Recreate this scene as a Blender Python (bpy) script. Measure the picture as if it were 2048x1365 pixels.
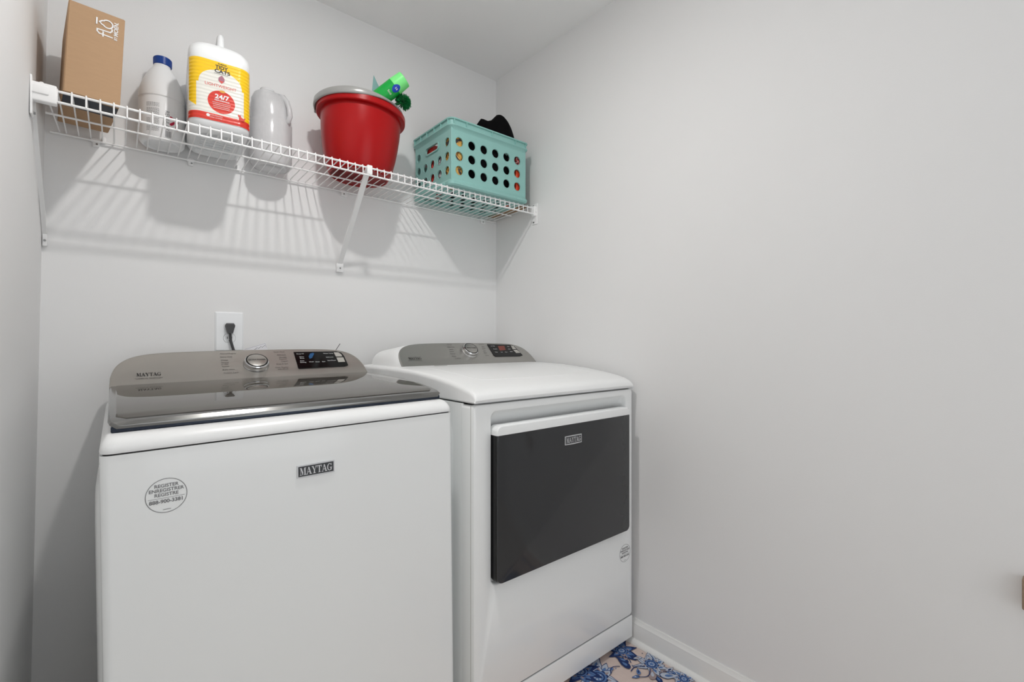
import bpy, bmesh, math, random
from mathutils import Vector, Matrix, noise
random.seed(7)
R = math.radians
scene = bpy.context.scene
for o in list(bpy.data.objects):
    bpy.data.objects.remove(o)

# ------------------------------------------------------------------ camera, world, exposure
H = 1.0707                       # eye height above the floor
F = 944.0                        # focal length in pixels of a 2048 wide frame
YAW = R(40)
cam_d = bpy.data.cameras.new('camera'); cam = bpy.data.objects.new('camera', cam_d)
scene.collection.objects.link(cam)
cam.location = (0, 0, H); cam.rotation_euler = (R(90), 0, -YAW)
cam_d.sensor_width = 36; cam_d.lens = F/2048*36; cam_d.clip_start = 0.01
scene.camera = cam
scene.view_settings.view_transform = 'Standard'
scene.view_settings.look = 'None'
scene.view_settings.gamma = 1
scene.view_settings.use_curve_mapping = False
scene.view_settings.exposure = -0.17
scene.cycles.max_bounces = 16; scene.cycles.diffuse_bounces = 10

world = bpy.data.worlds.new('world'); scene.world = world
world.use_nodes = True
world.node_tree.nodes['Background'].inputs[0].default_value = (0.94, 0.975, 1.0, 1)
world.node_tree.nodes['Background'].inputs[1].default_value = 0.50

LAMP = (0.40, 0.86, 1.252)       # flush round ceiling lamp, z from eye level
LAMP_POWER = 860
# unseen fill light added behind the camera, tilted up to brighten the ceiling
la = bpy.data.lights.new('fill_light', 'AREA'); la.shape = 'RECTANGLE'; la.size = 1.5; la.size_y = 2.0
la.energy = 13.5; la.color = (0.96, 0.98, 1.0)
lo = bpy.data.objects.new('fill_light', la); scene.collection.objects.link(lo)
lo.location = (0.62, -1.55, 1.25); lo.rotation_euler = (R(114), 0, 0)

# ------------------------------------------------------------------ materials
def srgb(r, g, b):
    f = lambda c: (c/255/12.92) if c/255 <= 0.04045 else ((c/255+0.055)/1.055)**2.4
    return (f(r), f(g), f(b), 1)

def mat(name, col, rough=0.5, metal=0.0, spec=0.5, coat=0.0, trans=0.0, ior=1.45,
        var=0.0, vscale=20, bump=0.0, bscale=200, stretch=None, alpha=1.0, bdist=0.001):
    m = bpy.data.materials.new(name); m.use_nodes = True
    nt = m.node_tree; b = nt.nodes['Principled BSDF']
    b.inputs['Base Color'].default_value = col
    b.inputs['Roughness'].default_value = rough
    b.inputs['Metallic'].default_value = metal
    b.inputs['Specular IOR Level'].default_value = spec
    b.inputs['Coat Weight'].default_value = coat
    b.inputs['Coat Roughness'].default_value = 0.05
    b.inputs['Transmission Weight'].default_value = trans
    b.inputs['IOR'].default_value = ior
    b.inputs['Alpha'].default_value = alpha
    if var or bump:
        tc = nt.nodes.new('ShaderNodeTexCoord'); mp = nt.nodes.new('ShaderNodeMapping')
        nt.links.new(tc.outputs['Object'], mp.inputs[0])
        if stretch: mp.inputs['Scale'].default_value = stretch
    if var:
        n = nt.nodes.new('ShaderNodeTexNoise'); n.inputs['Scale'].default_value = vscale; n.inputs['Detail'].default_value = 4
        nt.links.new(mp.outputs[0], n.inputs['Vector'])
        mx = nt.nodes.new('ShaderNodeMix'); mx.data_type = 'RGBA'
        mx.inputs['A'].default_value = tuple(c*(1-var) for c in col[:3])+(1,)
        mx.inputs['B'].default_value = tuple(min(1, c*(1+var)) for c in col[:3])+(1,)
        nt.links.new(n.outputs['Fac'], mx.inputs['Factor']); nt.links.new(mx.outputs['Result'], b.inputs['Base Color'])
    if bump:
        n = nt.nodes.new('ShaderNodeTexNoise'); n.inputs['Scale'].default_value = bscale; n.inputs['Detail'].default_value = 3
        nt.links.new(mp.outputs[0], n.inputs['Vector'])
        bp = nt.nodes.new('ShaderNodeBump'); bp.inputs['Strength'].default_value = bump; bp.inputs['Distance'].default_value = bdist
        nt.links.new(n.outputs['Fac'], bp.inputs['Height']); nt.links.new(bp.outputs[0], b.inputs['Normal'])
    return m

M = dict(
 wall=mat('wall_paint', srgb(230,230,230), 0.75, var=0.012, vscale=3, bump=0.12, bscale=350),
 ceil=mat('ceiling_paint', srgb(240,240,240), 0.9, var=0.01, vscale=5, bump=0.15, bscale=250),
 trim=mat('trim_paint', srgb(232,232,230), 0.35, bump=0.05, bscale=60),
 floor=mat('wood_floor', srgb(205,196,186), 0.45, var=0.15, vscale=12, stretch=(8,1,1)),
 enamel=mat('white_enamel', srgb(239,241,241), 0.22, coat=0.3, bump=0.02, bscale=25),
 enamel2=mat('white_plastic_trim', srgb(236,237,237), 0.3, bump=0.02, bscale=30),
 gap=mat('dark_gap', srgb(40,40,42), 0.8, var=0.1),
 silver=mat('brushed_metal', srgb(182,178,172), 0.30, metal=0.85, var=0.04, vscale=60, stretch=(1,60,60), bump=0.05, bscale=300),
 silverd=mat('brushed_metal_grey', srgb(172,170,166), 0.34, metal=0.85, var=0.04, vscale=60, stretch=(1,60,60), bump=0.05, bscale=300),
 chrome=mat('chrome', srgb(205,205,205), 0.12, metal=1.0, bump=0.02, bscale=20),
 lidglass=mat('smoked_glass', srgb(72,68,62), 0.03, spec=0.42, bump=0.01, bscale=6),
 lidband=mat('lid_trim_metal', srgb(128,128,126), 0.16, metal=0.9, bump=0.02, bscale=30),
 liddark=mat('lid_underside', srgb(40,48,62), 0.25, metal=0.4, var=0.1),
 doorglass=mat('dryer_door_glass', srgb(52,53,55), 0.09, spec=0.45, bump=0.35, bscale=5, bdist=0.004, stretch=(1,1,1.6)),
 black=mat('black_gloss', srgb(8,8,9), 0.12, var=0.05),
 ink=mat('dark_print', srgb(48,46,46), 0.6, var=0.05),
 inkgrey=mat('grey_print', srgb(122,122,124), 0.6, var=0.05),
 inkwhite=mat('white_print', srgb(230,230,230), 0.6, var=0.02),
 button=mat('pale_button', srgb(175,172,166), 0.4, var=0.03),
 blue=mat('blue_glow', srgb(36,84,130), 0.3, var=0.2, vscale=60),
 redglow=mat('red_digits', srgb(120,60,50), 0.4, var=0.1),
 badge=mat('badge_enamel', srgb(58,60,63), 0.35, var=0.05),
 badgesil=mat('badge_silver', srgb(205,206,208), 0.3, metal=0.3, var=0.03),
 vinyl=mat('shelf_vinyl', srgb(238,238,238), 0.35, bump=0.02, bscale=50),
 screw=mat('screw_steel', srgb(150,150,150), 0.3, metal=1.0, var=0.1),
 card=mat('cardboard', srgb(176,144,112), 0.85, var=0.06, vscale=30, bump=0.15, bscale=220, stretch=(1,1,6)),
 cardflat=mat('cardboard_flat', srgb(150,120,90), 0.85, var=0.06, vscale=30),
 navy=mat('navy_tape', srgb(10,22,40), 0.5, var=0.1),
 whiteplast=mat('white_bottle_plastic', srgb(228,229,230), 0.28, bump=0.05, bscale=18),
 bluecap=mat('blue_cap', srgb(10,60,140), 0.35, bump=0.1, bscale=90),
 magenta=mat('magenta_print', srgb(178,20,60), 0.4, var=0.08),
 jugwhite=mat('jug_white_plastic', srgb(232,234,235), 0.3, bump=0.05, bscale=18),
 clear=mat('translucent_plastic', srgb(238,240,242), 0.22, trans=0.45, ior=1.3, bump=0.05, bscale=20),
 red=mat('red_bucket_plastic', srgb(158,8,12), 0.28, spec=0.3, var=0.05, vscale=8, bump=0.03, bscale=30),
 greyh=mat('grey_handle_plastic', srgb(158,158,156), 0.28, metal=0.2, bump=0.03, bscale=40),
 green=mat('green_label', srgb(10,160,62), 0.25, var=0.05),
 lime=mat('light_green_cap', srgb(120,226,130), 0.3, var=0.03),
 oval=mat('blue_oval', srgb(10,60,170), 0.3, var=0.05),
 bristle=mat('green_bristle', srgb(10,120,60), 0.5, var=0.3, vscale=60),
 tealpack=mat('teal_film', srgb(120,160,158), 0.25, var=0.2),
 teal=mat('teal_crate_plastic', srgb(142,190,184), 0.42, var=0.02, bump=0.03, bscale=60),
 cloth=mat('black_fabric', srgb(12,11,13), 0.95, spec=0.1, var=0.3, vscale=50, bump=0.3, bscale=300),
 tan=mat('tan_packet', srgb(216,170,90), 0.4, var=0.35, vscale=18),
 redpack=mat('red_packet', srgb(196,48,40), 0.4, var=0.1),
 whitepack=mat('white_packet', srgb(205,205,208), 0.4, var=0.25, vscale=40),
 orange=mat('orange_red_carton', srgb(222,70,40), 0.4, var=0.12),
 plate=mat('outlet_plastic', srgb(238,240,242), 0.25, bump=0.02, bscale=30),
 slot=mat('outlet_slot', srgb(70,70,70), 0.6, var=0.05),
 rubber=mat('dark_grey_rubber', srgb(66,66,68), 0.5, bump=0.1, bscale=150),
 paper=mat('white_paper', srgb(235,235,240), 0.7, var=0.02),
 woodb=mat('greige_wood', srgb(150,128,108), 0.5, var=0.15, vscale=14, stretch=(1,1,8)),
 rug0=mat('rug_ground', srgb(210,192,184), 0.95, var=0.08, vscale=25, bump=0.4, bscale=500, stretch=(6,1,1)),
 rug1=mat('rug_navy', srgb(30,50,98), 0.95, var=0.3, vscale=160),
 rug2=mat('rug_mid_blue', srgb(84,116,165), 0.95, var=0.15, vscale=120),
 rug3=mat('rug_pale_blue', srgb(178,186,200), 0.95, var=0.1, vscale=120),
 rug4=mat('rug_taupe', srgb(150,135,135), 0.95, var=0.12, vscale=120),
)
def milky(name):                  # thin milky plastic: part see-through, part diffusing
    m = bpy.data.materials.new(name); m.use_nodes = True; nt = m.node_tree; nt.nodes.clear(); N = nt.nodes.new; L = nt.links.new
    out = N('ShaderNodeOutputMaterial'); df = N('ShaderNodeBsdfDiffuse'); tr = N('ShaderNodeBsdfTranslucent'); tp = N('ShaderNodeBsdfTransparent'); gl = N('ShaderNodeBsdfGlossy')
    df.inputs[0].default_value = (.95, .95, .96, 1); tr.inputs[0].default_value = (.9, .91, .92, 1); gl.inputs['Roughness'].default_value = .18
    nz = N('ShaderNodeTexNoise'); nz.inputs['Scale'].default_value = 14; mr = N('ShaderNodeMapRange'); mr.inputs['To Min'].default_value = .76; mr.inputs['To Max'].default_value = .86
    L(nz.outputs['Fac'], mr.inputs['Value'])
    a = N('ShaderNodeMixShader'); a.inputs[0].default_value = .4; L(df.outputs[0], a.inputs[1]); L(tr.outputs[0], a.inputs[2])
    b = N('ShaderNodeMixShader'); L(mr.outputs[0], b.inputs[0]); L(tp.outputs[0], b.inputs[1]); L(a.outputs[0], b.inputs[2])
    f = N('ShaderNodeFresnel'); f.inputs[0].default_value = 1.4; c = N('ShaderNodeMixShader'); L(f.outputs[0], c.inputs[0]); L(b.outputs[0], c.inputs[1]); L(gl.outputs[0], c.inputs[2])
    L(c.outputs[0], out.inputs[0]); return m
M['clear'] = milky('milky_plastic')
def patches(name, cols, scale, seed=0):   # printed packet with patches of several colours
    m = mat(name, cols[0], .35); nt = m.node_tree; b = nt.nodes['Principled BSDF']
    tc = nt.nodes.new('ShaderNodeTexCoord'); mp = nt.nodes.new('ShaderNodeMapping'); mp.inputs['Location'].default_value = (seed, seed*2, seed*3); v = nt.nodes.new('ShaderNodeTexNoise'); v.inputs['Scale'].default_value = scale; v.inputs['Detail'].default_value = 2; v.inputs['Distortion'].default_value = 1.5
    nt.links.new(tc.outputs['Object'], mp.inputs[0]); nt.links.new(mp.outputs[0], v.inputs['Vector'])
    cr_ = nt.nodes.new('ShaderNodeValToRGB'); cr_.color_ramp.interpolation = 'CONSTANT'; el = cr_.color_ramp.elements
    ps = [0]+[.36+.26*(i+1)/len(cols) for i in range(len(cols)-1)]
    while len(el) < len(cols): el.new(.5)
    for e, c, p in zip(el, cols, ps): e.color = c
    for k in range(len(cols)): el[k].position = ps[k]
    nt.links.new(v.outputs['Fac'], cr_.inputs[0]); nt.links.new(cr_.outputs[0], b.inputs['Base Color']); return m
M['tan'] = patches('tan_packet_print', [srgb(150,96,44), srgb(222,176,96), srgb(208,158,78), srgb(70,60,60)], 28, 1)
M['whitepack'] = patches('grey_packet_print', [srgb(190,40,44), srgb(210,210,212), srgb(60,60,70), srgb(190,190,192)], 45, 2)
M['striped'] = patches('striped_packet_print', [srgb(214,60,50), srgb(228,214,210), srgb(200,50,46), srgb(30,30,36)], 70, 4)
M['orange'] = patches('orange_carton_print', [srgb(222,70,40), srgb(226,78,44), srgb(232,96,50), srgb(215,66,38)], 25, 3)
def label_mat(name, col):         # glossy film over a ribbed bottle wall
    m = mat(name, col, 0.22, coat=0.3)
    nt = m.node_tree; b = nt.nodes['Principled BSDF']
    tc = nt.nodes.new('ShaderNodeTexCoord'); w = nt.nodes.new('ShaderNodeTexWave')
    w.bands_direction = 'Z'; w.inputs['Scale'].default_value = 32; w.inputs['Distortion'].default_value = 1.2
    nt.links.new(tc.outputs['Object'], w.inputs['Vector'])
    bp = nt.nodes.new('ShaderNodeBump'); bp.inputs['Strength'].default_value = 0.55; bp.inputs['Distance'].default_value = 0.0015
    nt.links.new(w.outputs['Fac'], bp.inputs['Height']); nt.links.new(bp.outputs[0], b.inputs['Normal'])
    return m
M['lab_y'] = label_mat('label_yellow', srgb(242,196,18))
M['lab_w'] = label_mat('label_white', srgb(226,224,216))
M['lab_r'] = label_mat('label_red', srgb(208,52,36))
def emis(name, col, s):
    m = mat(name, col, 0.4); b = m.node_tree.nodes['Principled BSDF']
    b.inputs['Emission Color'].default_value = col; b.inputs['Emission Strength'].default_value = s
    return m
M['lamp'] = emis('lamp_glass', (1, 0.98, 0.955, 1), LAMP_POWER)

# ------------------------------------------------------------------ object helpers (all z given from eye level)
ROOT = {}
def link(o): scene.collection.objects.link(o)
def thing(name, label, cat, base, group=None):
    o = bpy.data.objects.new(name, None); link(o)
    o.empty_display_size = 0.05
    loc = Vector((base[0], base[1], base[2]+H)); o.location = loc
    o['label'] = label; o['category'] = cat
    if group: o['group'] = group
    ROOT[o] = loc
    return o
def finish(bm, smooth=35):
    bmesh.ops.recalc_face_normals(bm, faces=bm.faces)
def part(name, bm, mats, parent=None, smooth=35, base=None, recalc=True, label=None):
    if recalc: bmesh.ops.recalc_face_normals(bm, faces=bm.faces)
    if parent is not None: loc = ROOT[parent]
    elif base is not None: loc = Vector((base[0], base[1], base[2]+H))
    else: loc = Vector((0, 0, 0))
    bmesh.ops.translate(bm, verts=bm.verts, vec=Vector((0, 0, H))-loc)
    me = bpy.data.meshes.new(name); bm.to_mesh(me); bm.free()
    if not isinstance(mats, (list, tuple)): mats = [mats]
    for m in mats: me.materials.append(M[m] if isinstance(m, str) else m)
    if smooth:
        for p in me.polygons: p.use_smooth = True
        me.set_sharp_from_angle(angle=R(smooth))
    o = bpy.data.objects.new(name, me); link(o)
    if parent is not None: o.parent = parent
    else: o.location = loc
    ROOT[o] = loc
    if label: o['label'] = label
    return o
def struct(name, bm, m, smooth=35):
    o = part(name, bm, m, None, smooth); o['kind'] = 'structure'; return o
def tag(o, label, cat, group=None):
    o['label'] = label; o['category'] = cat
    if group: o['group'] = group
    return o

NB = bmesh.new
def box(bm, x0, x1, y0, y1, z0, z1, bev=0, seg=3, mi=0):
    t = bmesh.new()
    bmesh.ops.create_cube(t, size=1)
    for v in t.verts:
        v.co = Vector(((x0+x1)/2+v.co.x*(x1-x0), (y0+y1)/2+v.co.y*(y1-y0), (z0+z1)/2+v.co.z*(z1-z0)))
    if bev: bmesh.ops.bevel(t, geom=t.edges[:], offset=bev, segments=seg, profile=0.5, affect='EDGES')
    merge(bm, t, mi)
def merge(bm, t, mi=0, mtx=None):
    if mtx is not None: bmesh.ops.transform(t, matrix=mtx, verts=t.verts)
    m = {}
    for v in t.verts: m[v] = bm.verts.new(v.co)
    for f in t.faces:
        try:
            nf = bm.faces.new([m[v] for v in f.verts]); nf.material_index = mi if mi is not None else f.material_index
        except ValueError: pass
    t.free()
def loft(bm, rings, closed=True, cap0=True, cap1=True, mi=0):
    vs = [[bm.verts.new(p) for p in r] for r in rings]
    n = len(rings[0])
    for a, b in zip(vs, vs[1:]):
        for i in range(n if closed else n-1):
            j = (i+1) % n
            f = bm.faces.new((a[i], a[j], b[j], b[i])); f.material_index = mi
    if closed and cap0: bm.faces.new(vs[0][::-1]).material_index = mi
    if closed and cap1: bm.faces.new(vs[-1]).material_index = mi
    return vs
def tube(bm, pts, r, seg=8, mi=0):
    pts = [Vector(p) for p in pts]; rings = []
    up = None
    for i, p in enumerate(pts):
        if i == 0: d = pts[1]-p
        elif i == len(pts)-1: d = p-pts[i-1]
        else: d = (pts[i+1]-p).normalized()+(p-pts[i-1]).normalized()
        d.normalize()
        if up is None: up = Vector((0, 0, 1)) if abs(d.z) < .9 else Vector((1, 0, 0))
        a = d.cross(up).normalized(); b = a.cross(d).normalized(); up = b
        rr = r[i] if isinstance(r, (list, tuple)) else r
        rings.append([p+(a*math.cos(2*math.pi*k/seg)+b*math.sin(2*math.pi*k/seg))*rr for k in range(seg)])
    loft(bm, rings, mi=mi)
def frame(o, ex, ey):
    ex = Vector(ex).normalized(); ey = Vector(ey).normalized(); n = ex.cross(ey)
    return Matrix(((ex.x, ey.x, n.x, o[0]), (ex.y, ey.y, n.y, o[1]), (ex.z, ey.z, n.z, o[2]), (0, 0, 0, 1)))
def lathe(bm, prof, mtx=None, seg=48, mi=0, sx=1, sy=1):
    """prof: (r, z) pairs around local z"""
    t = bmesh.new(); rings = []
    for r, z in prof:
        rings.append([Vector((r*sx*math.cos(2*math.pi*k/seg), r*sy*math.sin(2*math.pi*k/seg), z)) for k in range(seg)])
    loft(t, rings)
    merge(bm, t, mi, mtx)
def at(x, y, z): return Matrix.Translation(Vector((x, y, z)))
def rrect(w, h, r, n=6, cx=0, cy=0):
    pts = []
    for (sx, sy, a0) in ((1, 1, 0), (-1, 1, 90), (-1, -1, 180), (1, -1, 270)):
        for k in range(n+1):
            a = R(a0+90*k/n); pts.append((cx+sx*(w/2-r)+r*math.cos(a), cy+sy*(h/2-r)+r*math.sin(a)))
    return pts
def circ(cx, cy, rx, ry=None, n=24):
    ry = ry or rx
    return [(cx+rx*math.cos(2*math.pi*k/n), cy+ry*math.sin(2*math.pi*k/n)) for k in range(n)]
def plate(bm, outer, holes, thick, mtx, mi=0):
    """flat plate from a 2D outline with holes, from local z=0 down to -thick"""
    t = bmesh.new()
    for zz in (0, -thick):
        es = []
        for lp in [outer]+holes:
            vs = [t.verts.new((p[0], p[1], zz)) for p in lp]
            es += [t.edges.new((vs[i], vs[(i+1) % len(vs)])) for i in range(len(vs))]
        bmesh.ops.triangle_fill(t, use_beauty=True, edges=es)
    for lp in [outer]+holes:
        a = [t.verts.new((p[0], p[1], 0)) for p in lp]; b = [t.verts.new((p[0], p[1], -thick)) for p in lp]
        for i in range(len(lp)):
            j = (i+1) % len(lp); t.faces.new((a[i], a[j], b[j], b[i]))
    bmesh.ops.remove_doubles(t, verts=t.verts, dist=1e-6)
    bmesh.ops.recalc_face_normals(t, faces=t.faces)
    merge(bm, t, mi, mtx)
def ngon(bm, pts, mtx, z=0, mi=0, thick=0.0):
    if thick:
        t = bmesh.new()
        a = [t.verts.new((p[0], p[1], z)) for p in pts]; b = [t.verts.new((p[0], p[1], z-thick)) for p in pts]
        t.faces.new(a); t.faces.new(b[::-1])
        for i in range(len(pts)): t.faces.new((a[i], b[i], b[(i+1) % len(pts)], a[(i+1) % len(pts)]))
        bmesh.ops.recalc_face_normals(t, faces=t.faces)
        merge(bm, t, mi, mtx)
    else:
        f = bm.faces.new([bm.verts.new(mtx @ Vector((p[0], p[1], z))) for p in pts]); f.material_index = mi
def text(bm, s, size, mtx, z=0.0004, mi=0, off=0.0, align='CENTER', sx=1.0, shear=0):
    cu = bpy.data.curves.new('t', 'FONT'); cu.body = s; cu.size = size; cu.align_x = align; cu.align_y = 'CENTER'
    cu.offset = off*size; cu.shear = shear; cu.resolution_u = 3
    ob = bpy.data.objects.new('t', cu); link(ob)
    bpy.context.view_layer.update()
    me = ob.evaluated_get(bpy.context.evaluated_depsgraph_get()).to_mesh()
    vs = [bm.verts.new(mtx @ Vector((v.co.x*sx, v.co.y, z))) for v in me.vertices]
    for p in me.polygons:
        try: bm.faces.new([vs[i] for i in p.vertices]).material_index = mi
        except ValueError: pass
    bpy.data.objects.remove(ob); bpy.data.curves.remove(cu)
def ray(u, v):
    d = Vector(((u-1024)/F, 1.0, -(v-682)/F))
    return Vector((d.x*math.cos(YAW)+d.y*math.sin(YAW), -d.x*math.sin(YAW)+d.y*math.cos(YAW), d.z))
XF = [Matrix.Identity(4)]         # set while a slightly tilted thing is being built
def onplane(u, v, p0, n):         # where a sight line meets a plane of the room, z from eye level
    inv = XF[0].inverted(); o = inv.translation; d = inv.to_3x3() @ ray(u, v); n = Vector(n)
    return o+d*((Vector(p0)-o).dot(n)/d.dot(n))

def rc(x0, y0, x1, y1): return [(x0, y0), (x1, y0), (x1, y1), (x0, y1)]
def serif_word(bm, width, height, mtx, z=0.0005, mi=0):
    """the slab serif capitals of the maker's name, drawn stroke by stroke"""
    def G():
        out = []; n = 22
        for k in range(n):
            a = R(42+(318-42)*k/n); b = R(42+(318-42)*(k+1)/n)
            o_, i_ = (.47, .51), (.27, .42)
            out.append([(.49+o_[0]*math.cos(a), .5+o_[1]*math.sin(a)), (.49+o_[0]*math.cos(b), .5+o_[1]*math.sin(b)),
                        (.49+i_[0]*math.cos(b), .5+i_[1]*math.sin(b)), (.49+i_[0]*math.cos(a), .5+i_[1]*math.sin(a))])
        return out+[rc(.68, .06, .88, .46), rc(.52, .4, .98, .48), rc(.82, .66, .88, 1)]
    L = {'M': (1.14, [rc(0, 0, .32, .08), rc(.12, 0, .18, 1), rc(0, .92, .2, 1), [(.08, 1), (.33, 1), (.6, .3), (.53, 0), (.47, 0)],
               [(.5, 0), (.57, .25), (.86, 1), (.8, 1)], rc(.8, 0, 1.02, 1), rc(.7, 0, 1.12, .08), rc(.8, .92, 1.12, 1)]),
         'A': (1.0, [[(.1, 0), (.18, 0), (.46, .85), (.42, 1)], [(.38, 1), (.56, 1), (.95, 0), (.71, 0)], rc(.25, .28, .72, .37),
               rc(-.02, 0, .3, .08), rc(.6, 0, 1.04, .08)]),
         'Y': (.98, [[(.05, 1), (.3, 1), (.58, .45), (.42, .42)], [(.5, .42), (.57, .42), (.88, 1), (.8, 1)], rc(.4, 0, .61, .5),
               rc(-.02, .92, .38, 1), rc(.66, .92, 1, 1), rc(.28, 0, .73, .08)]),
         'T': (.9, [rc(0, .9, .9, 1), rc(.35, 0, .56, 1), rc(0, .68, .07, 1), rc(.83, .68, .9, 1), rc(.24, 0, .67, .08)]),
         'G': (1.0, G())}
    word = 'MAYTAG'; tot = sum(L[c][0] for c in word)
    x = 0; s = width/tot; kk = 0
    for c in word:
        for poly in L[c][1]:
            kk += 1; ngon(bm, [((x+px)*s-width/2, py*height-height/2) for px, py in poly], mtx, z+.000025*(kk % 8), mi)
        x += L[c][0]

# ------------------------------------------------------------------ the room
WX = 1.42; WY = 1.814; CZ = 1.268; FZ = -H; FY = -0.95
lx = lambda z: -.1598+.0172*z
def quad(*p, thick=None):
    bm = NB(); bm.faces.new([bm.verts.new(q) for q in p]); return bm
bm = NB(); box(bm, -.5, 1.6, FY-.1, 1.95, FZ-.05, FZ); struct('floor', bm, 'floor', 0)
bm = NB(); box(bm, -.5, 1.6, FY-.1, 1.95, CZ, CZ+.05); struct('ceiling', bm, 'ceil', 0)
bm = NB(); box(bm, -.5, 1.6, WY, WY+.1, FZ, CZ); struct('wall_back', bm, 'wall', 0)
bm = NB(); box(bm, WX, WX+.1, FY-.1, WY, FZ, CZ); struct('wall_right', bm, 'wall', 0)
bm = NB(); a = lx(FZ); b = lx(CZ)
loft(bm, [[(a-.1, FY-.1, FZ), (a, FY-.1, FZ), (b, FY-.1, CZ), (b-.1, FY-.1, CZ)], [(a-.1, WY, FZ), (a, WY, FZ), (b, WY, CZ), (b-.1, WY, CZ)]])
struct('wall_left', bm, 'wall', 0)
bm = NB()                                             # short return wall behind the camera; the rest is the wide doorway
box(bm, 1.22, WX, FY-.1, FY, FZ, CZ)
struct('wall_front', bm, 'wall', 0)
def baseboard(name, p0, p1, n):
    """moulded board along p0-p1, n points into the room"""
    prof = [(0, 0), (.0125, 0), (.0125, .058), (.0105, .064), (.0105, .068), (.0075, .072), (.004, .082), (0, .082)]
    bm = NB(); p0 = Vector(p0); p1 = Vector(p1); n = Vector(n)
    loft(bm, [[p+n*a+Vector((0, 0, FZ+z)) for a, z in prof] for p in (p0, p1)])
    shoe = [(.0125, 0)]+[(.0125+.016*math.cos(R(t)), .017*math.sin(R(t))) for t in (0, 20, 40, 60, 80, 90)]
    loft(bm, [[p+n*a+Vector((0, 0, FZ+z)) for a, z in shoe] for p in (p0, p1)])
    struct(name, bm, 'trim', 30)
baseboard('baseboard_right', (WX, FY, 0), (WX, WY, 0), (-1, 0, 0))
baseboard('baseboard_back', (lx(FZ), WY, 0), (WX, WY, 0), (0, -1, 0))
baseboard('baseboard_left', (lx(FZ), FY, 0), (lx(FZ), WY, 0), (1, 0, 0))

# ------------------------------------------------------------------ ceiling lamp
t = thing('ceiling_light', 'small flush round lamp on the ceiling above the washer, out of view', 'ceiling light', (LAMP[0], LAMP[1], CZ))
bm = NB(); lathe(bm, [(.001, CZ), (.088, CZ), (.088, CZ-.010), (.083, CZ-.015), (.036, CZ-.015), (.036, CZ-.008), (.001, CZ-.008)], at(LAMP[0], LAMP[1], 0)); part('housing', bm, 'trim', t)
bm = NB(); lathe(bm, [(.001, CZ-.0085), (.0355, CZ-.0085), (.0355, CZ-.0135), (.031, CZ-.0150), (.001, CZ-.0155)], at(LAMP[0], LAMP[1], 0)); part('diffuser', bm, 'lamp', t)

# ------------------------------------------------------------------ wire shelf
SY0 = 1.53; SYM = 1.668; SYR = 1.806
ZT = .5865; ZB = .5585; ZR = .577
deck = lambda y: ZR+.0045+(SYR-y)/(SYR-SY0)*(ZT-ZR)
sh = thing('wire_shelf', 'long white wire shelf across the back wall above the washer and dryer', 'shelf', (.63, SYR, ZR))
xl, xr = -.128, 1.405
for nm, y, z, r, a, b in (('front_top_rail', SY0, ZT-.002, .003, -.14, xr), ('front_bottom_rail', SY0-.003, ZB, .003, -.14, xr),
                      ('middle_rail', SYM, .5765, .0026, -.136, 1.395), ('rear_rail', SYR-.002, ZR-.003, .003, -.139, 1.41)):
    bm = NB(); tube(bm, [(a, y, z), (b, y, z)], r, 10); part(nm, bm, 'vinyl', sh)
bm = NB(); x = -.1055
xs = []
while x < 1.395:
    xs.append(x); x += .0254
xs = [-.131]+xs
for x in xs:
    if x > -.11: tube(bm, [(x, SYR+.002, ZR+.002), (x, SYM, .5825), (x, SY0+.004, ZT+.0028), (x, SY0-.003, ZT+.0022), (x, SY0-.0055, ZT-.003), (x, SY0-.0065, ZB-.001)], .0018, 6)
    else: tube(bm, [(x+.012, SYR+.002, ZR+.002), (x+.004, SY0+.004, ZT-.004)], .0018, 6)
part('deck_wires', bm, 'vinyl', sh)
def end_bracket(xw, s, sl):
    bm = NB()
    x0, x1 = sorted((xw, xw+s*.004)); box(bm, x0, x1, SY0-.016, SY0+.018, .515, .604, .0015)
    x0, x1 = sorted((xw, xw+s*sl)); box(bm, x0, x1, SY0-.010, SY0+.010, .550, .593, .003)
    x0, x1 = sorted((xw+s*.002, xw+s*sl*.7)); box(bm, x0, x1, SY0-.0135, SY0-.007, .566, .585, .002)
    if s > 0: tube(bm, [(xw+.018, SY0, .590), (xw+.018, SY0, .5965)], .004, 8)
    o = part('end_bracket', bm, 'vinyl', sh)
    for zz in (.597, .524):
        b2 = NB(); tube(b2, [(xw+s*.003, SY0+.006, zz), (xw+s*.0075, SY0+.006, zz)], .0032, 8); part('screw', b2, 'screw', o)
end_bracket(lx(.56)+.001, 1, .044); end_bracket(WX-.001, -1, .018)
def brace(x, zf=.293, hw=.0085, slim=False):
    bm = NB(); p0 = Vector((x, SY0+.004, ZB+.024)); p1 = Vector((x, WY-.012, zf)); d = (p1-p0).normalized(); n = Vector((1, 0, 0)).cross(d)
    sec = [(-hw, 0), (-hw, .008), (-hw+.002, .008), (-hw+.002, .0018), (hw-.002, .0018), (hw-.002, .008), (hw, .008), (hw, 0)]
    loft(bm, [[p+Vector((a, 0, 0))+n*b for a, b in sec] for p in (p0, p0+d*.05, p1-d*.02, p1)])
    if not slim: box(bm, x-.009, x+.009, SY0-.008, SY0+.006, ZB+.002, ZT+.006, .003)
    fw = .0125 if not slim else .005
    box(bm, x-fw, x+fw, WY-.014, WY-.001, zf-.03, zf+.004, .002)
    o = part('support_brace', bm, 'vinyl', sh)
    for q, dr in ((p0+d*.014+n*-.001, n), (Vector((x, WY-.0145, zf-.015)), Vector((0, 1, 0)))):
        b2 = NB(); tube(b2, [q-dr*.0015, q+dr*.002], .003, 8); part('screw', b2, 'screw', o)
brace(.655); brace(lx(.4)+.0045, .289, .0045, True)
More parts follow.
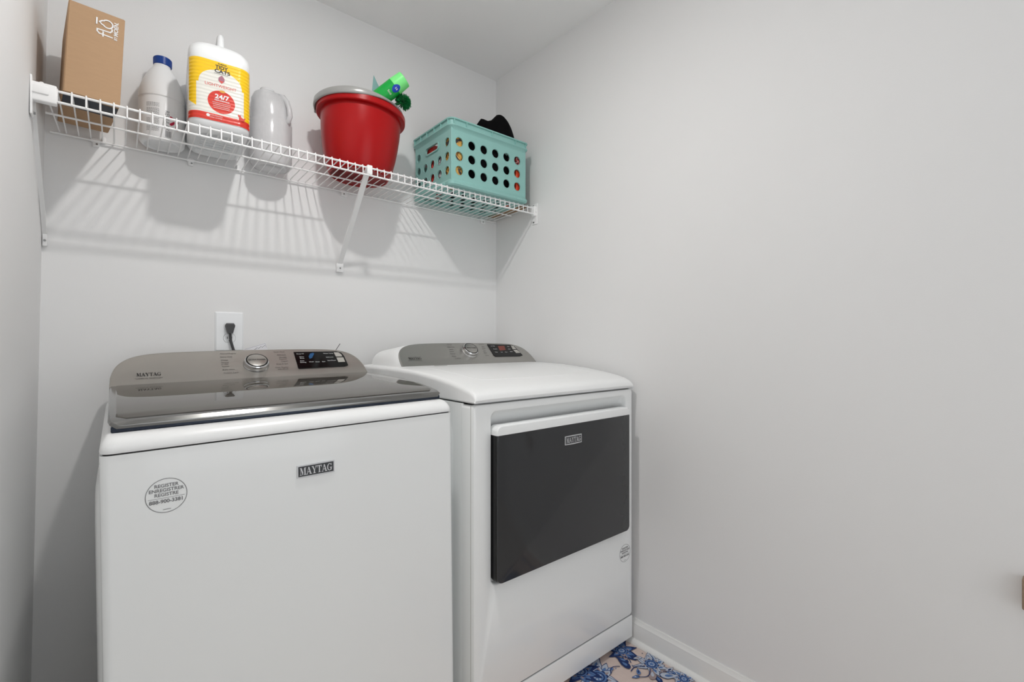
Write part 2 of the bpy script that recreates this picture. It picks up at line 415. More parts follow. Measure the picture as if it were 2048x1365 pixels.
for (u, v) in ((192, 273), (381, 321), (685, 389), (963, 442)):
    p = onplane(u, v, (0, WY-.004, 0), (0, 1, 0)); bm = NB()
    box(bm, p.x-.007, p.x+.007, WY-.014, WY-.0005, ZR-.020, ZR+.004, .003)
    tube(bm, [(p.x-.010, SYR-.002, ZR-.003), (p.x+.010, SYR-.002, ZR-.003)], .0052, 10)
    if u > 600: box(bm, p.x+.004, p.x+.018, WY-.012, WY-.0005, ZR-.022, ZR-.004, .003)
    o = part('wall_clip', bm, 'vinyl', sh)
    b2 = NB(); tube(b2, [(p.x+.002, WY-.016, ZR-.013), (p.x+.002, WY-.012, ZR-.013)], .0026, 8); part('screw', b2, 'screw', o)
# small upright anchor seen behind the litter jug and the clear jug
for (u, v) in ((476.5, 338), (208, 276)):
    p = onplane(u, v, (0, WY-.004, 0), (0, 1, 0)); bm = NB(); box(bm, p.x-.0045, p.x+.0045, WY-.008, WY-.0005, ZR-.004, ZR+.014, .002); part('wall_clip', bm, 'vinyl', sh)

# ------------------------------------------------------------------ cardboard box
zb = deck(1.6)+.004
bx = thing('cardboard_box', 'tall brown cardboard box with white lettering at the left end of the shelf', 'box', (-.05, 1.65, zb))
FL, FR, RR_, RL = Vector((-.096, 1.538, 0)), Vector((.008, 1.548, 0)), Vector((-.017, 1.772, 0)), Vector((-.121, 1.762, 0))
lean = Vector((.045, 0, 1)); hb = .222
bm = NB(); tt = bmesh.new()
loft(tt, [[p+Vector((0, 0, zb)) for p in (FL, FR, RR_, RL)], [p+Vector((0, 0, zb))+lean*hb for p in (FL, FR, RR_, RL)]])
bmesh.ops.bevel(tt, geom=tt.edges[:], offset=.0015, segments=2, affect='EDGES'); merge(bm, tt)
bo = part('carton', bm, 'card', bx)
ex = (FR-FL).normalized(); wdt = (FR-FL).length; ey = lean.normalized(); nrm = ex.cross(ey).normalized()
fm = frame(FL+Vector((0, 0, zb))+nrm*.0004, ex, ey)
bm = NB()                                             # tape under the bottom
tp = [FL+ex*.001+Vector((0, 0, zb+.0015)), FR-ex*.001+Vector((0, 0, zb+.0015))]
sd = (RL-FL).normalized(); dn = Vector((0, 0, zb-.0006))
bm.faces.new([bm.verts.new(p) for p in (FL+ex*.001+sd*.010+dn, FR-ex*.001+sd*.022+dn, FR-ex*.001+sd*.096+dn, FL+ex*.001+sd*.090+dn)])
part('tape', bm, 'navy', bx, 0, recalc=False)
bm = NB(); L2 = fm @ Matrix.Translation((.066, .179, 0)) @ Matrix.Rotation(R(90), 4, 'Z')   # local x runs up the box, y to its left
zc = [0]
def stroke(pts, r=.0014):
    for a, b in zip(pts, pts[1:]):
        a = Vector(a); b = Vector(b); d = (b-a).normalized()*r; n = Vector((-d.y, d.x))
        zc[0] += .00004; ngon(bm, [(a-d-n)[:], (b+d-n)[:], (b+d+n)[:], (a-d+n)[:]], L2, .0004+zc[0])
S = .86/1000
def sp(*p): return [(x*S, y*S) for x, y in p]
stroke(sp((-16, -18), (-15, 10), (-10, 15), (-4, 15))); stroke(sp((-20, 2), (-8, 2)))
stroke(sp((-4, 15), (-3, -13), (2, -17), (7, -17)))
pts = []
for k in range(21):
    a = R(90+360*k/20); rr = 11; x = 18+rr*math.cos(a)*(1 if k not in (0, 20) else 0); y = -7+rr*math.sin(a)
    if k in (0, 20): y = 11
    elif k in (1, 19): x = 18+(-1 if k == 1 else 1)*5; y = 5.5
    pts.append((x, y))
stroke(sp(*pts)); stroke(sp((10, 17), (26, 17)), .0015)
text(bm, 'BY', .0085, L2 @ Matrix.Translation((-.0135, -.0225, 0)), .001, off=.02)
text(bm, 'MOEN.', .0115, L2 @ Matrix.Translation((.010, -.0225, 0)), .001, off=.03, shear=.1)
part('lettering', bm, 'inkwhite', bx, 0, recalc=False)

# ------------------------------------------------------------------ white bottle with a blue cap
cx, cy = .106, 1.752; zb = ZR+.004
bt = thing('plastic_bottle', 'round white plastic bottle with a dark blue cap, right of the cardboard box', 'bottle', (cx, cy, zb))
bm = NB()
lathe(bm, [(.001, zb+.004), (.04, zb+.004), (.044, zb), (.050, zb+.001), (.055, zb+.008), (.0565, zb+.02), (.0565, zb+.122), (.0555, zb+.125), (.0555, zb+.128), (.0575, zb+.131),
           (.057, zb+.145), (.053, zb+.165), (.046, zb+.187), (.037, zb+.207), (.028, zb+.222), (.022, zb+.231), (.0205, zb+.236), (.0205, zb+.25), (.001, zb+.25)], at(cx, cy, 0), 56)
part('body', bm, 'whiteplast', bt, 30)
bm = NB()
lathe(bm, [(.001, zb+.262), (.0205, zb+.262), (.0225, zb+.260), (.0225, zb+.240), (.021, zb+.2385), (.001, zb+.2385)], at(cx+.001, cy, 0), 40)
for k in range(40):
    a = 2*math.pi*k/40; p = Vector((cx+.001+.0224*math.cos(a), cy+.0224*math.sin(a), 0)); tube(bm, [p+Vector((0, 0, zb+.241)), p+Vector((0, 0, zb+.259))], .0006, 4)
part('cap', bm, 'bluecap', bt)
def cylmap(a0, r, fn, bm, mi=0):                     # bend flat shapes round the bottle: x is arc length from angle a0
    t = bmesh.new(); fn(t)
    for v in t.verts:
        a = a0+v.co.x/r; zz = v.co.y; v.co = Vector((cx+(r+.0006)*math.cos(a), cy+(r+.0006)*math.sin(a), zz))
    merge(bm, t, mi)
I4 = Matrix.Identity(4)
A0 = math.atan2(-cy, -cx)                             # towards the room's near side
bm = NB()
def lines(t):
    rnd = random.Random(3)
    for j in range(26):
        y = zb+.105-j*.0032; x = -.0385
        if j in (4, 12, 13, 20): continue
        while x < -.008:
            w = rnd.uniform(.002, .005); ngon(t, rc(x, y, min(x+w, -.007), y+.0011), I4); x += w+.0012
    for j in range(10):
        x = .0075+.0014*j
        ngon(t, rc(x, zb+.012, x+(.0005 if j % 3 else .0009), zb+.03), I4)
    text(t, 'REGULAR', .0135, Matrix.Translation((.0115, zb+.06, 0)) @ Matrix.Rotation(R(-90), 4, 'Z'), 0)
cylmap(A0, .0565, lines, bm); part('small_print', bm, 'inkgrey', bt, 0, recalc=False)
bm = NB()
def logo(t):
    def cap_(a, b, r):
        a = Vector(a); b = Vector(b); d = (b-a).normalized(); n = Vector((-d.y, d.x)); ang = math.atan2(n.y, n.x)
        pts = [a+Vector((math.cos(ang+R(k)), math.sin(ang+R(k))))*r for k in range(0, 181, 20)]+[b+Vector((math.cos(ang+R(180+k)), math.sin(ang+R(180+k))))*r for k in range(0, 181, 20)]
        ngon(t, [p[:] for p in pts], I4)
    z0 = zb+.058
    cap_((.021, z0+.014), (.038, z0+.006), .0035); cap_((.021, z0-.006), (.029, z0+.001), .0035); cap_((.033, z0-.002), (.037, z0-.016), .004)
cylmap(A0, .0566, logo, bm); part('logo', bm, 'magenta', bt, 0, recalc=False)

# ------------------------------------------------------------------ cat litter jug
jx0, jx1, jy0, jy1 = .150, .302, 1.545, 1.800; jz = deck(1.66)+.002
jg = thing('litter_jug', 'large white jug of cat litter with a yellow and red label', 'jug', ((jx0+jx1)/2, (jy0+jy1)/2, jz))
jcx, jcy = (jx0+jx1)/2, (jy0+jy1)/2; jw, jd = jx1-jx0, jy1-jy0
JR = Matrix.Translation((jcx, jy0, 0)) @ Matrix.Rotation(R(-4), 4, 'Z') @ Matrix.Translation((-jcx, -jy0, 0))
def jring(z, sx, sy, r=.032, dy=0):
    return [JR @ Vector((jcx+p[0], jcy+dy+p[1], z)) for p in rrect(jw*sx, jd*sy, min(r, jw*sx*.49), 8)]
bm = NB()
loft(bm, [jring(jz+.003, .68, .74), jring(jz, .72, .77), jring(jz+.002, .80, .83), jring(jz+.010, .90, .90), jring(jz+.020, .965, .965), jring(jz+.030, .985, .992),
          jring(jz+.20, .985, .992), jring(jz+.206, 1, 1), jring(jz+.22, .99, .99), jring(jz+.234, .96, .96, .036), jring(jz+.246, .88, .90, .04), jring(jz+.254, .76, .80, .04), jring(jz+.259, .5, .6, .03)])
for k in range(7): box(bm, jcx-.035, jcx+.045, jcy-.07+k*.02, jcy-.064+k*.02, jz-.001, jz+.004, .0015)
part('body', bm, 'jugwhite', jg, 40)
bm = NB()
tube(bm, [JR @ Vector(p) for p in [(jcx+.004, jy0+.058, jz+.250), (jcx+.004, jy0+.055, jz+.288), (jcx+.004, jy0+.060, jz+.297), (jcx+.004, jy0+.075, jz+.302), (jcx+.004, jy0+.15, jz+.302), (jcx+.004, jy0+.175, jz+.292), (jcx+.004, jy0+.185, jz+.25)]],
     [.0105, .0088, .0088, .0088, .0088, .0088, .011], 14)
part('handle', bm, 'jugwhite', jg)
bm = NB(); lathe(bm, [(.001, jz+.29), (.026, jz+.29), (.028, jz+.286), (.028, jz+.262), (.001, jz+.25)], at(jcx+.014, jy1-.045, 0), 32); part('cap', bm, 'jugwhite', jg)
# label wrapped round the front face, coloured cell by cell
lw, ld, lr = jw*.985+.0012, jd*.992+.0012, .032
def perim(s):                                         # s: arc length from the middle of the front, + to the right
    sg = 1 if s >= 0 else -1; s = abs(s); half = lw/2-lr
    if s <= half: return jcx+sg*s, jcy-ld/2
    s -= half; arc = lr*math.pi/2
    if s <= arc:
        a = s/lr; return jcx+sg*(half+lr*math.sin(a)), jcy-ld/2+lr-lr*math.cos(a)
    s -= arc; return jcx+sg*lw/2, jcy-ld/2+lr+s
LZ0, LZ1 = jz+.028+.0, jz+.196; S0, S1 = -.118, .092
def labcol(s, z):
    q = (z-LZ0)/(LZ1-LZ0)                             # 0 bottom .. 1 top
    if z > LZ1-.002*0 - .0: return 0
    if ((s-.002)/.033)**2+((q-.335)/.19)**2 < 1: return 2
    if q < .115: return 2 if (s < .030 or s > .055 or q < .06) else 2
    if s < -.083: return 1
    arch = .60+.11*max(0, 1-(s/.05)**2)**.5
    if abs(s) < .058 and q < arch and q > .1: return 1
    if s < -.058 and q < .20+(-.058-s)*4.0: return 1
    if abs(s) < .052 and q < .86 and (abs(s)/.052)**2+((q-.62)/.24)**2 < 1: return 1
    return 0
bm = NB(); n, m_ = 300, 240; grid = []
for i in range(n+1):
    s = S0+(S1-S0)*i/n; px, py = perim(s); grid.append([bm.verts.new(JR @ Vector((px, py, LZ0+(LZ1-LZ0)*j/m_))) for j in range(m_+1)])
for i in range(n):
    for j in range(m_):
        f = bm.faces.new((grid[i][j], grid[i+1][j], grid[i+1][j+1], grid[i][j+1]))
        f.material_index = labcol(S0+(S1-S0)*(i+.5)/n, LZ0+(LZ1-LZ0)*(j+.5)/m_)
lb = part('label', bm, ['lab_y', 'lab_w', 'lab_r'], jg, 60)
lm = JR @ frame((jcx, jcy-ld/2-.0004, 0), (1, 0, 0), (0, 0, 1)); lq = lambda q: LZ0+(LZ1-LZ0)*q
M['inkred'] = mat('red_print', srgb(205, 60, 45), .4, var=.05); M['inkpurple'] = mat('purple_print', srgb(150, 90, 110), .4, var=.1); M['inkgold'] = mat('gold_print', srgb(210, 150, 40), .4, var=.1)
bm = NB()
def tx(s, size, x, q, mi, **k): text(bm, s, size, lm @ Matrix.Translation((x, lq(q), 0)), .0002, mi, **k)
tx('PURINA', .006, .004, .966, 0, off=.02); tx('TIDY', .0135, .002, .908, 0, off=.03, sx=1.0); tx('CATS', .0135, .004, .842, 0, off=.03, sx=1.15)
ngon(bm, rc(-.016, lq(.798), .018, lq(.803)), lm, .0002, 0)
tx('LIGHTWEIGHT', .0115, .0, .595, 1, sx=1.0)
ngon(bm, [(.002, lq(.645)), (-.006, lq(.69)), (-.005, lq(.74)), (.003, lq(.785)), (.009, lq(.74)), (.009, lq(.69))], lm, .0002, 3)
ngon(bm, [(.002, lq(.65)), (-.005, lq(.69)), (.008, lq(.69))], lm, .0003, 1)
part('brand_print', bm, ['ink', 'inkred', 'inkwhite', 'inkpurple', 'inkgold'], jg, 0, recalc=False); bm = NB()
tx('24/7', .0165, .003, .415, 2, off=.03, sx=1.15); tx('PERFORMANCE', .0052, .003, .355, 2, off=.02)
for k in range(4): ngon(bm, rc(-.020+.001*k, lq(.31-k*.03), .024-.001*k, lq(.316-k*.03)), lm, .0002, 2)
ngon(bm, circ(.004, lq(.515), .007, .0035), lm, .0003, 4)
part('seal_print', bm, ['ink', 'inkred', 'inkwhite', 'inkpurple', 'inkgold'], jg, 0, recalc=False); bm = NB()
tx('LONG LASTING', .0042, -.012, .05, 2); tx('ODOR CONTROL', .0042, -.012, .085, 2)
ngon(bm, circ(-.030, lq(.075), .0042), lm, .0003, 2)
part('band_print', bm, ['ink', 'inkred', 'inkwhite', 'inkpurple', 'inkgold'], jg, 0, recalc=False); bm = NB()
ngon(bm, [(.044, lq(.10)), (.045, lq(.15)), (.042, lq(.17)), (.043, lq(.205)), (.046, lq(.19)), (.049, lq(.20)), (.050, lq(.165)), (.056, lq(.14)), (.060, lq(.16)), (.062, lq(.155)), (.058, lq(.115)), (.058, lq(.10))], lm, .0003, 1)
part('emblem_print', bm, ['ink', 'inkred'], jg, 0, recalc=False)

# ------------------------------------------------------------------ translucent jug
cx2, cy2 = .402, 1.747; zb = ZR+.004
cj = thing('clear_jug', 'empty translucent white plastic jug beside the litter jug', 'jug', (cx2, cy2, zb))
def sq(z, w, d, r, dx=0, dy=0): return [(cx2+dx+p[0], cy2+dy+p[1], z) for p in rrect(w, d, r, 8)]
bm = NB()
loft(bm, [sq(zb+.004, .07, .07, .034), sq(zb, .09, .085, .04), sq(zb+.003, .108, .104, .05), sq(zb+.013, .122, .117, .056), sq(zb+.03, .128, .122, .058), sq(zb+.15, .128, .122, .058), sq(zb+.156, .124, .118, .056), sq(zb+.175, .122, .116, .056),
          sq(zb+.205, .119, .114, .054, -.002), sq(zb+.228, .108, .104, .050, -.005), sq(zb+.244, .088, .086, .042, -.008), sq(zb+.252, .062, .062, .030, -.011), sq(zb+.255, .046, .046, .0225, -.012), sq(zb+.264, .042, .042, .0205, -.012), sq(zb+.264, .036, .036, .0175, -.012)], cap1=False)
part('body', bm, 'clear', cj, 45)
bm = NB()
hx = Vector((.62, -.78, 0)).normalized()
c0 = Vector((cx2, cy2, 0))
hp = [(.052, .150), (.066, .156), (.072, .172), (.069, .198), (.060, .222), (.046, .238), (.028, .244)]
tube(bm, [c0+hx*a+Vector((0, 0, zb+b)) for a, b in hp], [.008, .0085, .0085, .008, .0085, .009, .009], 12)
part('handle', bm, 'clear', cj)

# ------------------------------------------------------------------ red bucket
bcx, bcy = .668, 1.650; zb = deck(1.65)
bk = thing('bucket', 'red plastic bucket with a grey bail handle, middle of the shelf', 'bucket', (bcx, bcy, zb))
TB = at(bcx, bcy, zb) @ Matrix.Rotation(R(2.6), 4, Vector((0, 1, 0)))
bm = NB()
lathe(bm, [(.001, .006), (.088, .006), (.090, .001), (.096, .0), (.103, .004), (.1075, .012), (.116, .038), (.1235, .07), (.130, .11), (.1345, .15), (.137, .19), (.138, .206), (.150, .207), (.1525, .210), (.153, .226),
           (.149, .2285), (.143, .230), (.140, .236), (.136, .236), (.134, .225), (.133, .19), (.1195, .07), (.104, .014), (.001, .010)], TB, 72)
lathe(bm, [(.100, .0), (.100, -.0015), (.096, -.0015), (.096, .0)], TB, 48)
part('body', bm, 'red', bk, 30)
bm = NB(); rings = []
for k in range(45):                                   # broad flat bail folded down onto the near rim
    f_ = k/44; a = R(150+180*f_); end = min(1, min(f_, 1-f_)/.12); end = end*end*(3-2*end)
    sm = min(1, max(0, (f_-.45)/.35)); sm = sm*sm*(3-2*sm)
    r = (.1545+.0035*math.exp(-((f_-.10)/.06)**2))*(1-sm)+.141*sm
    zz = (.214+.008*end)*(1-sm)+.2366*sm; hgt = (.014+.010*end)*(1-sm)+.008*sm
    d = Vector((math.cos(a), math.sin(a), 0))
    rings.append([TB @ (d*(r+q)+Vector((0, 0, zz+w))) for q, w in ((0, 0), (.003, .001), (.0045, .004), (.0035, hgt-.002), (.001, hgt), (-.006, hgt), (-.008, hgt-.002), (-.0075, hgt-.006), (-.0015, hgt-.007), (-.001, .001))])
loft(bm, rings)
bail = part('bail_handle', bm, 'greyh', bk, 50)
for a in (150,):
    bm = NB(); d = Vector((math.cos(R(a)), math.sin(R(a)), 0))
    tube(bm, [TB @ (d*.150+Vector((0, 0, .224))), TB @ (d*.160+Vector((0, 0, .226)))], .009, 14)
    part('handle_pivot', bm, 'greyh', bk)

# green scrubbing bottle leaning over the rim
p0 = Vector((.650, 1.600, .792)); p1 = Vector((.770, 1.500, .913)); ax = (p1-p0).normalized(); Ln = (p1-p0).length
gb = thing('green_bottle', 'green bottle with a pale green cap leaning out of the red bucket', 'bottle', tuple(p0))
side = ax.cross(Vector((-.45, -.9, 0.1))).normalized(); fr_ = side.cross(ax).normalized()
GM = frame(p0, side, ax.cross(side)); GM = Matrix((( side.x, ax.cross(side).x, ax.x, p0.x), (side.y, ax.cross(side).y, ax.y, p0.y), (side.z, ax.cross(side).z, ax.z, p0.z), (0, 0, 0, 1)))
bm = NB(); lathe(bm, [(.001, 0), (.026, 0), (.029, .004), (.029, Ln-.043), (.001, Ln-.043)], GM, 40); part('body', bm, 'green', gb)
bm = NB(); lathe(bm, [(.001, Ln-.0435), (.0295, Ln-.0435), (.0295, Ln-.042), (.027, Ln-.002), (.025, Ln), (.020, Ln), (.019, Ln-.004), (.001, Ln-.004)], GM, 40); part('cap', bm, 'lime', gb)
def gcyl(fn, r, bm, a0):
    t = bmesh.new(); fn(t)
    for v in t.verts:
        a = a0+v.co.x/r; v.co = GM @ Vector((r*math.cos(a), r*math.sin(a), v.co.y))
    merge(bm, t, 0)
vdir = (Vector((0, 0, 0))-(p0+p1)/2); la_ = GM.inverted().to_3x3() @ vdir; AG = math.atan2(la_.y, la_.x)
def ovalstrips(t):
    n = 16; a_, b_ = .0125, .0155; P_ = [(-a_*math.cos(math.pi*k/n), b_*math.sin(math.pi*k/n)**1.3) for k in range(n+1)]
    for (x0_, h0), (x1_, h1) in zip(P_, P_[1:]): ngon(t, [(.007+x0_, Ln-.046-h0), (.007+x1_, Ln-.046-h1), (.007+x1_, Ln-.046+h1), (.007+x0_, Ln-.046+h0)], I4)
bm = NB(); gcyl(ovalstrips, .0302, bm, AG); part('oval_label', bm, 'oval', gb, 0, recalc=False)
bm = NB()
gcyl(lambda t: text(t, 'Scrub', .011, Matrix.Translation((.004, Ln-.072, 0)) @ Matrix.Rotation(R(0), 4, 'Z'), 0, sx=.7), .0303, bm, AG)
gcyl(lambda t: text(t, 'S-B', .009, Matrix.Translation((.008, Ln-.046, 0)), 0, off=.02, sx=.8), .0306, bm, AG)
part('lettering', bm, 'inkwhite', gb, 0, recalc=False)
# green brush
pc = Vector((.781, 1.532, .848))
br = thing('scrub_brush', 'round dark green bristle brush poking over the right rim of the bucket', 'brush', (pc.x-.06, pc.y+.05, pc.z-.1))
bm = NB(); rnd = random.Random(5)
for k in range(1100):
    d = Vector((rnd.gauss(0, 1), rnd.gauss(0, 1), rnd.gauss(0, 1))).normalized()
    if d.dot(Vector((-.5, .3, -.7))) > .55: continue
    e = pc+d*(.025+rnd.random()*.005)+Vector((rnd.uniform(-.002, .002), rnd.uniform(-.002, .002), 0))
    tube(bm, [pc+d*.008, e], [.0009, .0008], 3)
part('bristles', bm, 'bristle', br, 0)
bm = NB(); lathe(bm, [(max(.0005, .011*math.sin(R(a))), -.011*math.cos(R(a))) for a in range(0, 181, 20)], at(*pc), 16)
tube(bm, [pc, pc+Vector((-.035, .035, -.012)), pc+Vector((-.045, .065, -.15))], .005, 10); part('handle', bm, 'bristle', br)
# film packet corner
bm = NB(); q = [Vector(p) for p in ((.684, 1.59, .815), (.732, 1.585, .82), (.732, 1.582, .880), (.712, 1.584, .905), (.696, 1.588, .938))]
q = [p for p in q]
loft(bm, [[p for p in q], [p+Vector((.001, .004, 0)) for p in q]])
o = part('sponge_packet', bm, 'tealpack', None, 0, base=(.72, 1.567, .815)); tag(o, 'pale teal packet corner sticking up behind the green bottle in the bucket', 'packet')

# ------------------------------------------------------------------ teal crate
KX0, KX1, KY0, KY1 = .975, 1.352, 1.520, 1.800; kz = .5935; kh = .256
cr = thing('storage_crate', 'teal plastic storage crate with round holes at the right end of the shelf', 'crate', ((KX0+KX1)/2, (KY0+KY1)/2, kz))
bm = NB(); w = KX1-KX0; d = KY1-KY0; th = .003
z0, z1 = kz+.020, kz+kh-.012
cols = [KX0+.036+i*(w-.084)/5 for i in range(6)]; rows = [kz+.062, kz+.117, kz+.172]
hr = .0178
front_holes = [circ(c-KX0, r_-z0, hr) for c in cols for r_ in rows]
for (o_, exx) in (((KX0, KY0, z0), (1, 0, 0)), ((KX1, KY1, z0), (-1, 0, 0))):
    plate(bm, rc(.002, 0, w-.002, z1-z0), front_holes, th, frame(o_, exx, (0, 0, 1)))
scols = [.030+i*(d-.060)/4 for i in range(5)]
side_holes = [circ(c, r_-z0, hr*.95) for i, c in enumerate(scols) for r_ in (rows if i in (0, 4) else rows[:2])]
side_holes.append(rrect(.098, .027, .012, 5, d/2, rows[2]-z0+.006))
for (o_, exx) in (((KX0, KY1, z0), (0, -1, 0)), ((KX1, KY0, z0), (0, 1, 0))):
    plate(bm, rc(.002, 0, d-.002, z1-z0), side_holes, th, frame(o_, exx, (0, 0, 1)))
for x_ in (KX0-.0005, KX1-.0055):
    for y_ in (KY0-.0005, KY1-.0055): box(bm, x_, x_+.006, y_, y_+.006, z0, z1, .0025)
# raised hole collars
def ringc(bm, o_, exx, c, z, r):
    fmx = frame(o_, exx, (0, 0, 1)); t = bmesh.new(); n = 24
    prof = [(r+.0022, -.0005), (r+.0018, .0012), (r-.0002, .0012), (r-.0006, -th-.0005)]
    vs = [[t.verts.new((c+a*math.cos(2*math.pi*k/n), z+a*math.sin(2*math.pi*k/n), b)) for k in range(n)] for a, b in prof]
    for A, B in zip(vs, vs[1:]):
        for k in range(n): t.faces.new((A[k], A[(k+1) % n], B[(k+1) % n], B[k]))
    merge(bm, t, 0, fmx)
for c in cols:
    for r_ in rows: ringc(bm, (KX0, KY0, z0), (1, 0, 0), c-KX0, r_-z0, hr)
for i, c in enumerate(scols):
    for r_ in (rows if i in (0, 4) else rows[:2]): ringc(bm, (KX0, KY1, z0), (0, -1, 0), c, r_-z0, hr*.95)
# bottom with oval holes
bh = [circ(.045+i*(w-.09)/5+(.012 if j % 2 else -.012), .045+j*(d-.09)/4, .0155) for i in range(6) for j in range(5)]
plate(bm, rc(.004, .004, w-.004, d-.004), bh, .003, frame((KX0, KY0, kz+.004), (1, 0, 0), (0, 1, 0)))
# base flange
def kring(z, off, r=.012): return [((KX0+KX1)/2+p[0], (KY0+KY1)/2+p[1], z) for p in rrect(w+2*off, d+2*off, r, 4)]
def band(bm, secs):
    rs = [kring(z, off, max(.004, .012+off)) for off, z in secs]
    vs = [[bm.verts.new(p) for p in r_] for r_ in rs]; n = len(vs[0])
    for a, b in zip(vs, vs[1:]+vs[:1]):
        for i in range(n): bm.faces.new((a[i], a[(i+1) % n], b[(i+1) % n], b[i]))
band(bm, [(-.004, kz+.004), (-.002, kz+.0005), (.006, kz), (.011, kz+.005), (.0115, kz+.013), (.009, kz+.0145), (.003, kz+.022), (0, kz+.026), (-.003, kz+.026), (-.003, kz+.004)])
part('body', bm, 'teal', cr, 40)
bm = NB()
zt = kz+kh
band(bm, [(0, zt-.042), (.002, zt-.037), (.010, zt-.031), (.0125, zt-.029), (.0125, zt-.025), (.006, zt-.024), (.006, zt-.006), (.012, zt-.0052), (.013, zt-.001), (.010, zt), (-.001, zt), (-.003, zt-.002), (-.003, zt-.042)])
for fx in (.02, .17, .50, .83, .98):                  # ribs across the rim channel
    x = KX0+w*fx
    for y0_, y1_ in ((KY0-.0118, KY0-.004), (KY1+.004, KY1+.0118)): box(bm, x-.0012, x+.0012, y0_, y1_, zt-.026, zt-.002)
for fy in (.04, .22, .40, .60, .78, .96):
    y = KY0+d*fy
    for x0_, x1_ in ((KX0-.0118, KX0-.004), (KX1+.004, KX1+.0118)): box(bm, x0_, x1_, y-.0012, y+.0012, zt-.026, zt-.002)
part('rim', bm, 'teal', cr, 35)
for xx, s_ in ((KX0, -1), (KX1, 1)):                  # thickened frame of each hand slot
    bm = NB()
    lp = rrect(.106, .035, .015, 6, 0, 0); li = rrect(.096, .025, .011, 6, 0, 0)
    cyy = (KY0+KY1)/2; czz = rows[2]+.006
    rr4 = [[(xx+s_*a, cyy+p[0], czz+p[1]) for p in l_] for a, l_ in ((0, lp), (.0045, lp), (.0045, li), (-.004, li))]
    vs = [[bm.verts.new(p) for p in r_] for r_ in rr4]; n = len(vs[0])
    for a_, b_ in zip(vs, vs[1:]):
        for i in range(n): bm.faces.new((a_[i], a_[(i+1) % n], b_[(i+1) % n], b_[i]))
    part('hand_slot', bm, 'teal', cr, 35)
for fx in (.12, .88):                                 # stacking tabs on the base edge
    x = KX0+w*fx; bm = NB(); box(bm, x-.013, x+.013, KY0-.013, KY0-.002, kz+.003, kz+.013, .0015); part('base_tab', bm, 'teal', cr, 35)
for fy in (.15, .85):
    y = KY0+d*fy; bm = NB(); box(bm, KX0-.013, KX0-.002, y-.012, y+.012, kz+.003, kz+.013, .0015); part('base_tab', bm, 'teal', cr, 35)

def lump(bm, c, r, seed=0, amp=.12, sub=4, fr=9, shape=None):
    t = bmesh.new(); bmesh.ops.create_icosphere(t, subdivisions=sub, radius=1)
    for v in t.verts:
        p = v.co.copy(); k = 1+amp*noise.noise(p*1.3+Vector((seed, 0, 0)))+amp*.4*noise.noise(p*4+Vector((0, seed, 0)))
        q = p*k
        if shape: q = shape(q)
        v.co = Vector((c[0]+q.x*r[0], c[1]+q.y*r[1], c[2]+q.z*r[2]))
    merge(bm, t)
bm = NB()
def boxy(q): return Vector([math.copysign(abs(a)**.55, a) for a in q])
lump(bm, (1.176, 1.660, kz+.118), (.133, .134, .112), 3, .03, 5, shape=boxy)
o = part('black_bag', bm, 'cloth', None, 60, base=(1.185, 1.662, kz+.01)); tag(o, 'soft black bag filling the middle of the teal crate, seen through its holes', 'bag')
bm = NB()                                             # the piece standing up above the rim
prof = [(0, 0), (.012, .05), (.03, .072), (.06, .076), (.085, .088), (.115, .116), (.135, .122), (.155, .112), (.18, .088), (.198, .055), (.205, 0)]
rings = []; bxx, byy, bzz = 1.132, 1.585, kz+kh-.018
for k in range(33):
    X = .205*(.5-.5*math.cos(math.pi*k/32))
    i = next((i for i in range(len(prof)-1) if prof[i][0] <= X <= prof[i+1][0]), len(prof)-2)
    f_ = (X-prof[i][0])/(prof[i+1][0]-prof[i][0]); top = prof[i][1]*(1-f_)+prof[i+1][1]*f_+.018
    fx = X/.205; wd = .050*max(.05, math.sin(math.pi*(.04+.92*fx)))**.5
    ring = []
    for j in range(24):
        a = 2*math.pi*j/24; zz = math.sin(a); yy = math.cos(a); h_ = top if zz > 0 else .003
        nz = noise.noise(Vector((X*30, yy*1.5, zz*1.5)))*.005
        ring.append((bxx+X, byy+yy*(wd+nz), bzz+zz*(h_+nz)))
    rings.append(ring)
loft(bm, rings)
o = part('black_hat', bm, 'cloth', None, 60, base=(bxx+.1, byy, bzz)); tag(o, 'crumpled black cloth hat poking up over the top of the teal crate', 'hat')
def packet(name, m, x0, x1, y0, y1, z0, z1, lab, cat, bev=.006, grp=None):
    bm = NB(); box(bm, x0, x1, y0, y1, z0, z1, bev); o = part(name, bm, m, None, 40, base=((x0+x1)/2, (y0+y1)/2, z0)); tag(o, lab, cat, grp); return o
fz = kz+.0045
packet('snack_packet', 'tan', .983, 1.035, 1.528, 1.600, fz, kz+.205, 'tan and gold packet in the near left corner of the teal crate', 'packet', .010)
packet('paper_carton', 'whitepack', .984, 1.040, 1.612, 1.668, fz, kz+.150, 'grey white patterned carton behind the tan packet in the crate', 'carton', .004)
packet('red_carton', 'redpack', .984, 1.040, 1.675, 1.72, fz, kz+.205, 'red carton seen through the hand slot of the teal crate', 'carton', .004)
packet('orange_carton', 'orange', 1.306, 1.346, 1.530, 1.64, fz, kz+.135, 'orange red carton in the near right corner of the teal crate', 'carton', .003)
packet('striped_packet', 'striped', 1.310, 1.346, 1.531, 1.60, kz+.1355, kz+.205, 'white and red packet on top of the orange carton in the crate', 'packet', .003)
# writing specks on the packet at the crate's right end
o = packet('cardboard_sheet', 'cardflat', 1.360, 1.405, 1.56, 1.80, deck(1.56)+.002, deck(1.56)+.006, 'thin brown cardboard sheet lying on the shelf between the crate and the right wall', 'cardboard', .001)

